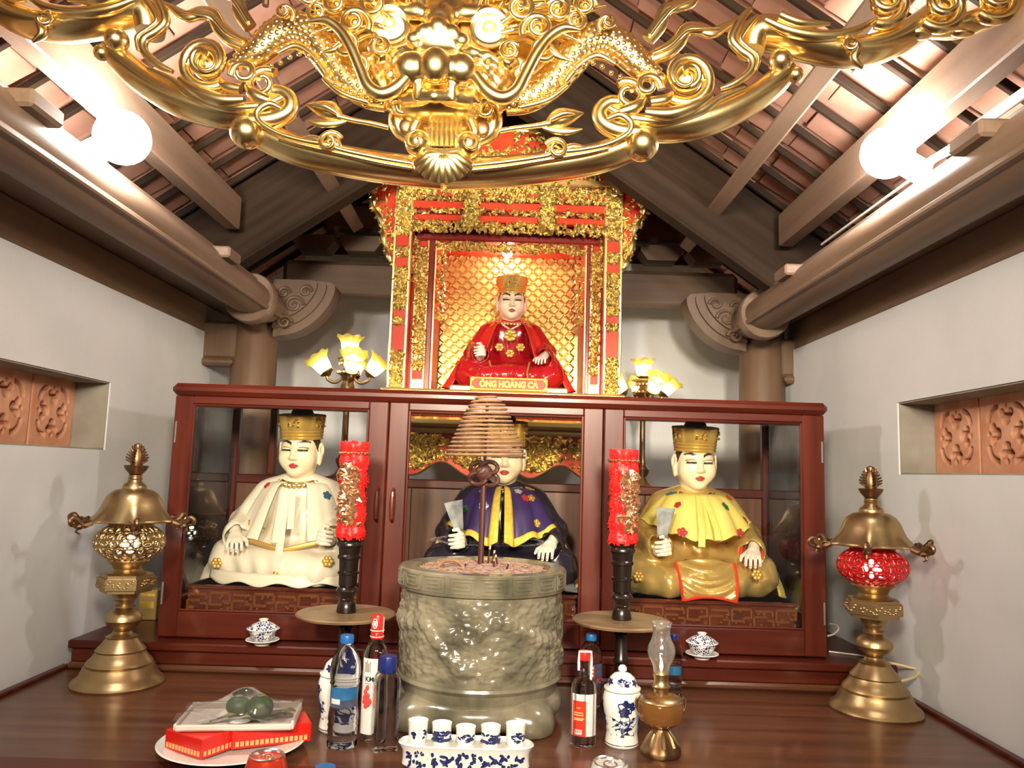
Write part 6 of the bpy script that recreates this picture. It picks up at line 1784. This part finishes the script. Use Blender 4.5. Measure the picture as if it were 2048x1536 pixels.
both('limb_fringe', [tb([(1130, 165), (1160, 130), (1195, 112), (1230, 128)], [6, 7, 7, 4], -.03), tb([(1040, 215), (1095, 200), (1135, 172)], [5, 6, 4], -.03)] +
     [ball(1150 + 18 * i, 140 - 14 * math.sin(i * .9), 5, -.034) for i in range(6)] + [ball(1045 + 16 * i, 206 - 6 * i, 5, -.032) for i in range(5)])
both('whisker', [tb([(950, 150), (975, 182), (1004, 196), (1032, 182), (1050, 150), (1072, 108), (1098, 74), (1128, 56), (1160, 60)], [10, 12, 12, 11, 10, 10, 9, 8, 3], -.075, 10)])
# mane: curls and rays behind the head
rm = random.Random(31)
for i in range(13):
    a = R(-14 + 9.5 * i); x0, y0 = 960 + 40 * math.cos(a), 60 - 40 * math.sin(a); L = 150 + 70 * rm.random()
    pa = []; w_ = rm.choice((-1, 1))
    for k in range(6):
        t = k / 5; pa.append((x0 + L * t * math.cos(a) + w_ * 16 * math.sin(t * 5) * math.sin(a), y0 - L * t * math.sin(a) + w_ * 16 * math.sin(t * 5) * math.cos(a)))
    both('mane_lock', [tb(pa, [17, 18, 16, 13, 9, 2], -.03 + .012 * (i % 3), 9, .7), tb([(x + 3, y - 3) for x, y in pa[:5]], [5, 6, 5, 4, 1], -.05 + .012 * (i % 3), 6)])
for (x, y, r) in ((1075, 60, 30), (1040, 20, 26), (1115, 25, 26), (1085, 100, 22), (1150, 45, 22), (1020, 105, 20), (1170, 15, 24), (1215, 50, 18), (1000, -20, 28), (1060, 140, 18)):
    both('mane_curl', [spiral(x, y, r, 1.6, r * .28, -.055, rm.uniform(0, 6), rm.choice((-1, 1)), .02), ball(x, y, r * .45, -.05)])
# stem with leaf bud
both('leaf_stem', [tb([(1000, 262), (1035, 256), (1070, 252), (1105, 246)], [5, 5, 5, 7], -.02, 8)])
both('leaf_bud', [tb([(1092, 252), (1115, 238), (1140, 232), (1168, 226)], [5, 17, 14, 1], -.02, 10, .7), tb([(1085, 254), (1110, 260), (1140, 262), (1165, 258)], [4, 8, 7, 1], -.02, 8, .5), tb([(1100, 240), (1125, 228), (1150, 228)], [3, 6, 2], -.036, 8)])
# the head
HC = (883, 112)
def head2(X, Y, Z):
    A = np.abs(X)
    d = s_ell(X, Y, Z, (0, .03, .035), (.150, .075, .115))
    d = smin(d, s_ell(X, Y, Z, (0, -.035, -.062), (.088, .085, .050)), .03)
    d = smin(d, s_ell(A, Y, Z, (.098, -.005, -.058), (.050, .052, .058)), .025)
    d = smin(d, s_ell(A, Y, Z, (.046, -.105, -.072), (.030, .032, .030)), .012)
    d = smin(d, s_ell(X, Y, Z, (0, -.122, -.072), (.028, .030, .033)), .010)
    d = smin(d, s_ell(X, Y, Z, (0, -.060, -.010), (.060, .050, .032)), .014)
    d = smin(d, s_ell(X, Y, Z, (0, -.055, .040), (.034, .045, .040)), .012)
    for (x, z, r) in ((.0, .012, .020), (.026, .002, .016), (.045, -.012, .014)):
        d = smin(d, np.sqrt((A - x) ** 2 + (Y + .098) ** 2 + (Z - z) ** 2) - r, .006)
    d = smin(d, s_cap(A, Y, Z, (.045, -.070, .057), (.135, -.045, .069), .017, .020), .012)
    d = smin(d, s_cap(A, Y, Z, (.055, -.075, -.022), (.140, -.040, -.030), .010, .014), .010)
    d = smax(d, -s_ell(A, Y, Z, (.093, -.085, .026), (.030, .045, .027)), .008)
    d = smin(d, s_cap(A, Y, Z, (.0, -.115, -.128), (.085, -.060, -.105), .012, .016), .008)
    d = smin(d, s_cap(A, Y, Z, (.030, -.105, -.105), (.034, -.105, -.130), .011, .004), .004)
    d = smin(d, s_cap(A, Y, Z, (.070, -.080, -.098), (.078, -.078, -.122), .010, .003), .004)
    d = smin(d, s_ell(X, Y, Z, (0, -.02, -.125), (.085, .065, .026)), .012)
    d = d + .0022 * np.sin(A * 260 + 60 * Z) * np.sin(Z * 210) * np.clip((A - .055) / .03, 0, 1)
    return d
dm, _ = net_mesh('dragon_head', head2, (-.18, -.17, -.17), (.18, .13, .17), .0042)
hc0 = Vector(G(*HC))
dh = put('dragon_head', dm, 'gold', can_, tuple(hc0 - O)); dh.scale = (.86, .68, .86)
for e, (px, py) in ((-1, (790, 50)), (1, (977, 62))):
    q = Vector((e * .094, -.062, .025))
    ey = MB().sphere(tuple(q), (.027, .016, .027), 24, 14).build('eye', 'eyewhite', dh)
    MB().lathe([(.0135, 0), (.0135, .005), (.0105, .007), (.009, .004), (0, .004)], 28, M=Matrix.Translation(q + Vector((0, -.0125, 0))) @ Matrix.Rotation(R(90), 4, 'X')).build('iris', 'goldpaint', ey)
    MB().sphere(tuple(q + Vector((0, -.0185, .001))), (.0065, .004, .0065), 12, 8).build('pupil', 'china', ey)
    MB().tube([(q.x + .032 * math.cos(a), q.y - .004, q.z + .030 * math.sin(a)) for a in np.linspace(0, 2 * PI, 32)[:-1]], .0065, 8, closed=True).build('eye_rim', 'gold', dh)
    MB().tube([(q.x + .036 * math.cos(a), q.y - .010, q.z + .036 * math.sin(a)) for a in np.linspace(R(20), R(160), 20)], [.004 + .008 * math.sin(PI * i / 19) for i in range(20)], 8).build('brow', 'gold', dh)
# mouth pendant: palmette with two dark discs, fluted tongue, shell
both('palmette', [tb([(893, 205), (930, 200), (962, 210), (985, 235), (980, 265), (955, 285)], [14, 17, 18, 18, 16, 10], .0, 12), spiral(975, 225, 24, 1.3, 7, -.02, 0, 1), ball(945, 225, 26, .0), tb([(940, 240), (950, 268), (935, 292)], [10, 11, 6], -.016)])
both('palmette_disc', [ball(964, 258, 16, -.016, (1, .5, 1))], 'bronze')
both('pendant_ball', [ball(936, 291, 26, -.022), spiral(938, 291, 27, 1.0, 4.5, -.03, 2.5, -1)])
tg = MB()
for i in range(7):
    x = 860 + 10 * i
    tg.tube([G(x, 236, -.02), G(x, 262, -.028), G(x, 292, -.024)], [4.6 * gs] * 3, 8)
tg.tube([G(848, 300, -.03), G(887, 304, -.034), G(926, 300, -.03)], [6 * gs] * 3, 10)
tg.build('fluted_tongue', 'gold', can_, O)
sh_ = MB()
for i in range(9):
    a = R(-160 + 17.5 * i); c_ = G(887, 312, -.022)
    e = Vector((c_[0] + 54 * gs * math.cos(a), c_[1] + .006, c_[2] + 50 * gs * math.sin(a) * .95))
    sh_.tube([Vector(c_) + Vector((0, -.006, 0)), (Vector(c_) + e) / 2 + Vector((0, -.014, 0)), e], [8 * gs, 14 * gs, 13 * gs], 10)
sh_.build('shell', 'gold', can_, O, smooth=60)
bk = MB(); bk.sphere(G(887, 225, .01), (100 * gs, .025, 60 * gs), 24, 12); bk.sphere(G(893, 60, .045), (240 * gs, .03, 150 * gs), 28, 14)
bk.build('backing', 'gold', can_, O)
# iron straps that hang it from the roof
for x in (-.45, .25):
    pz = at(893, -60, GY).z
    MB().tube([(x, GY + .04, pz - .05), (x, GY + .04, roof_z(x) + .02)], .006, 8).build('hanging_rod', 'bronze', can_, O)
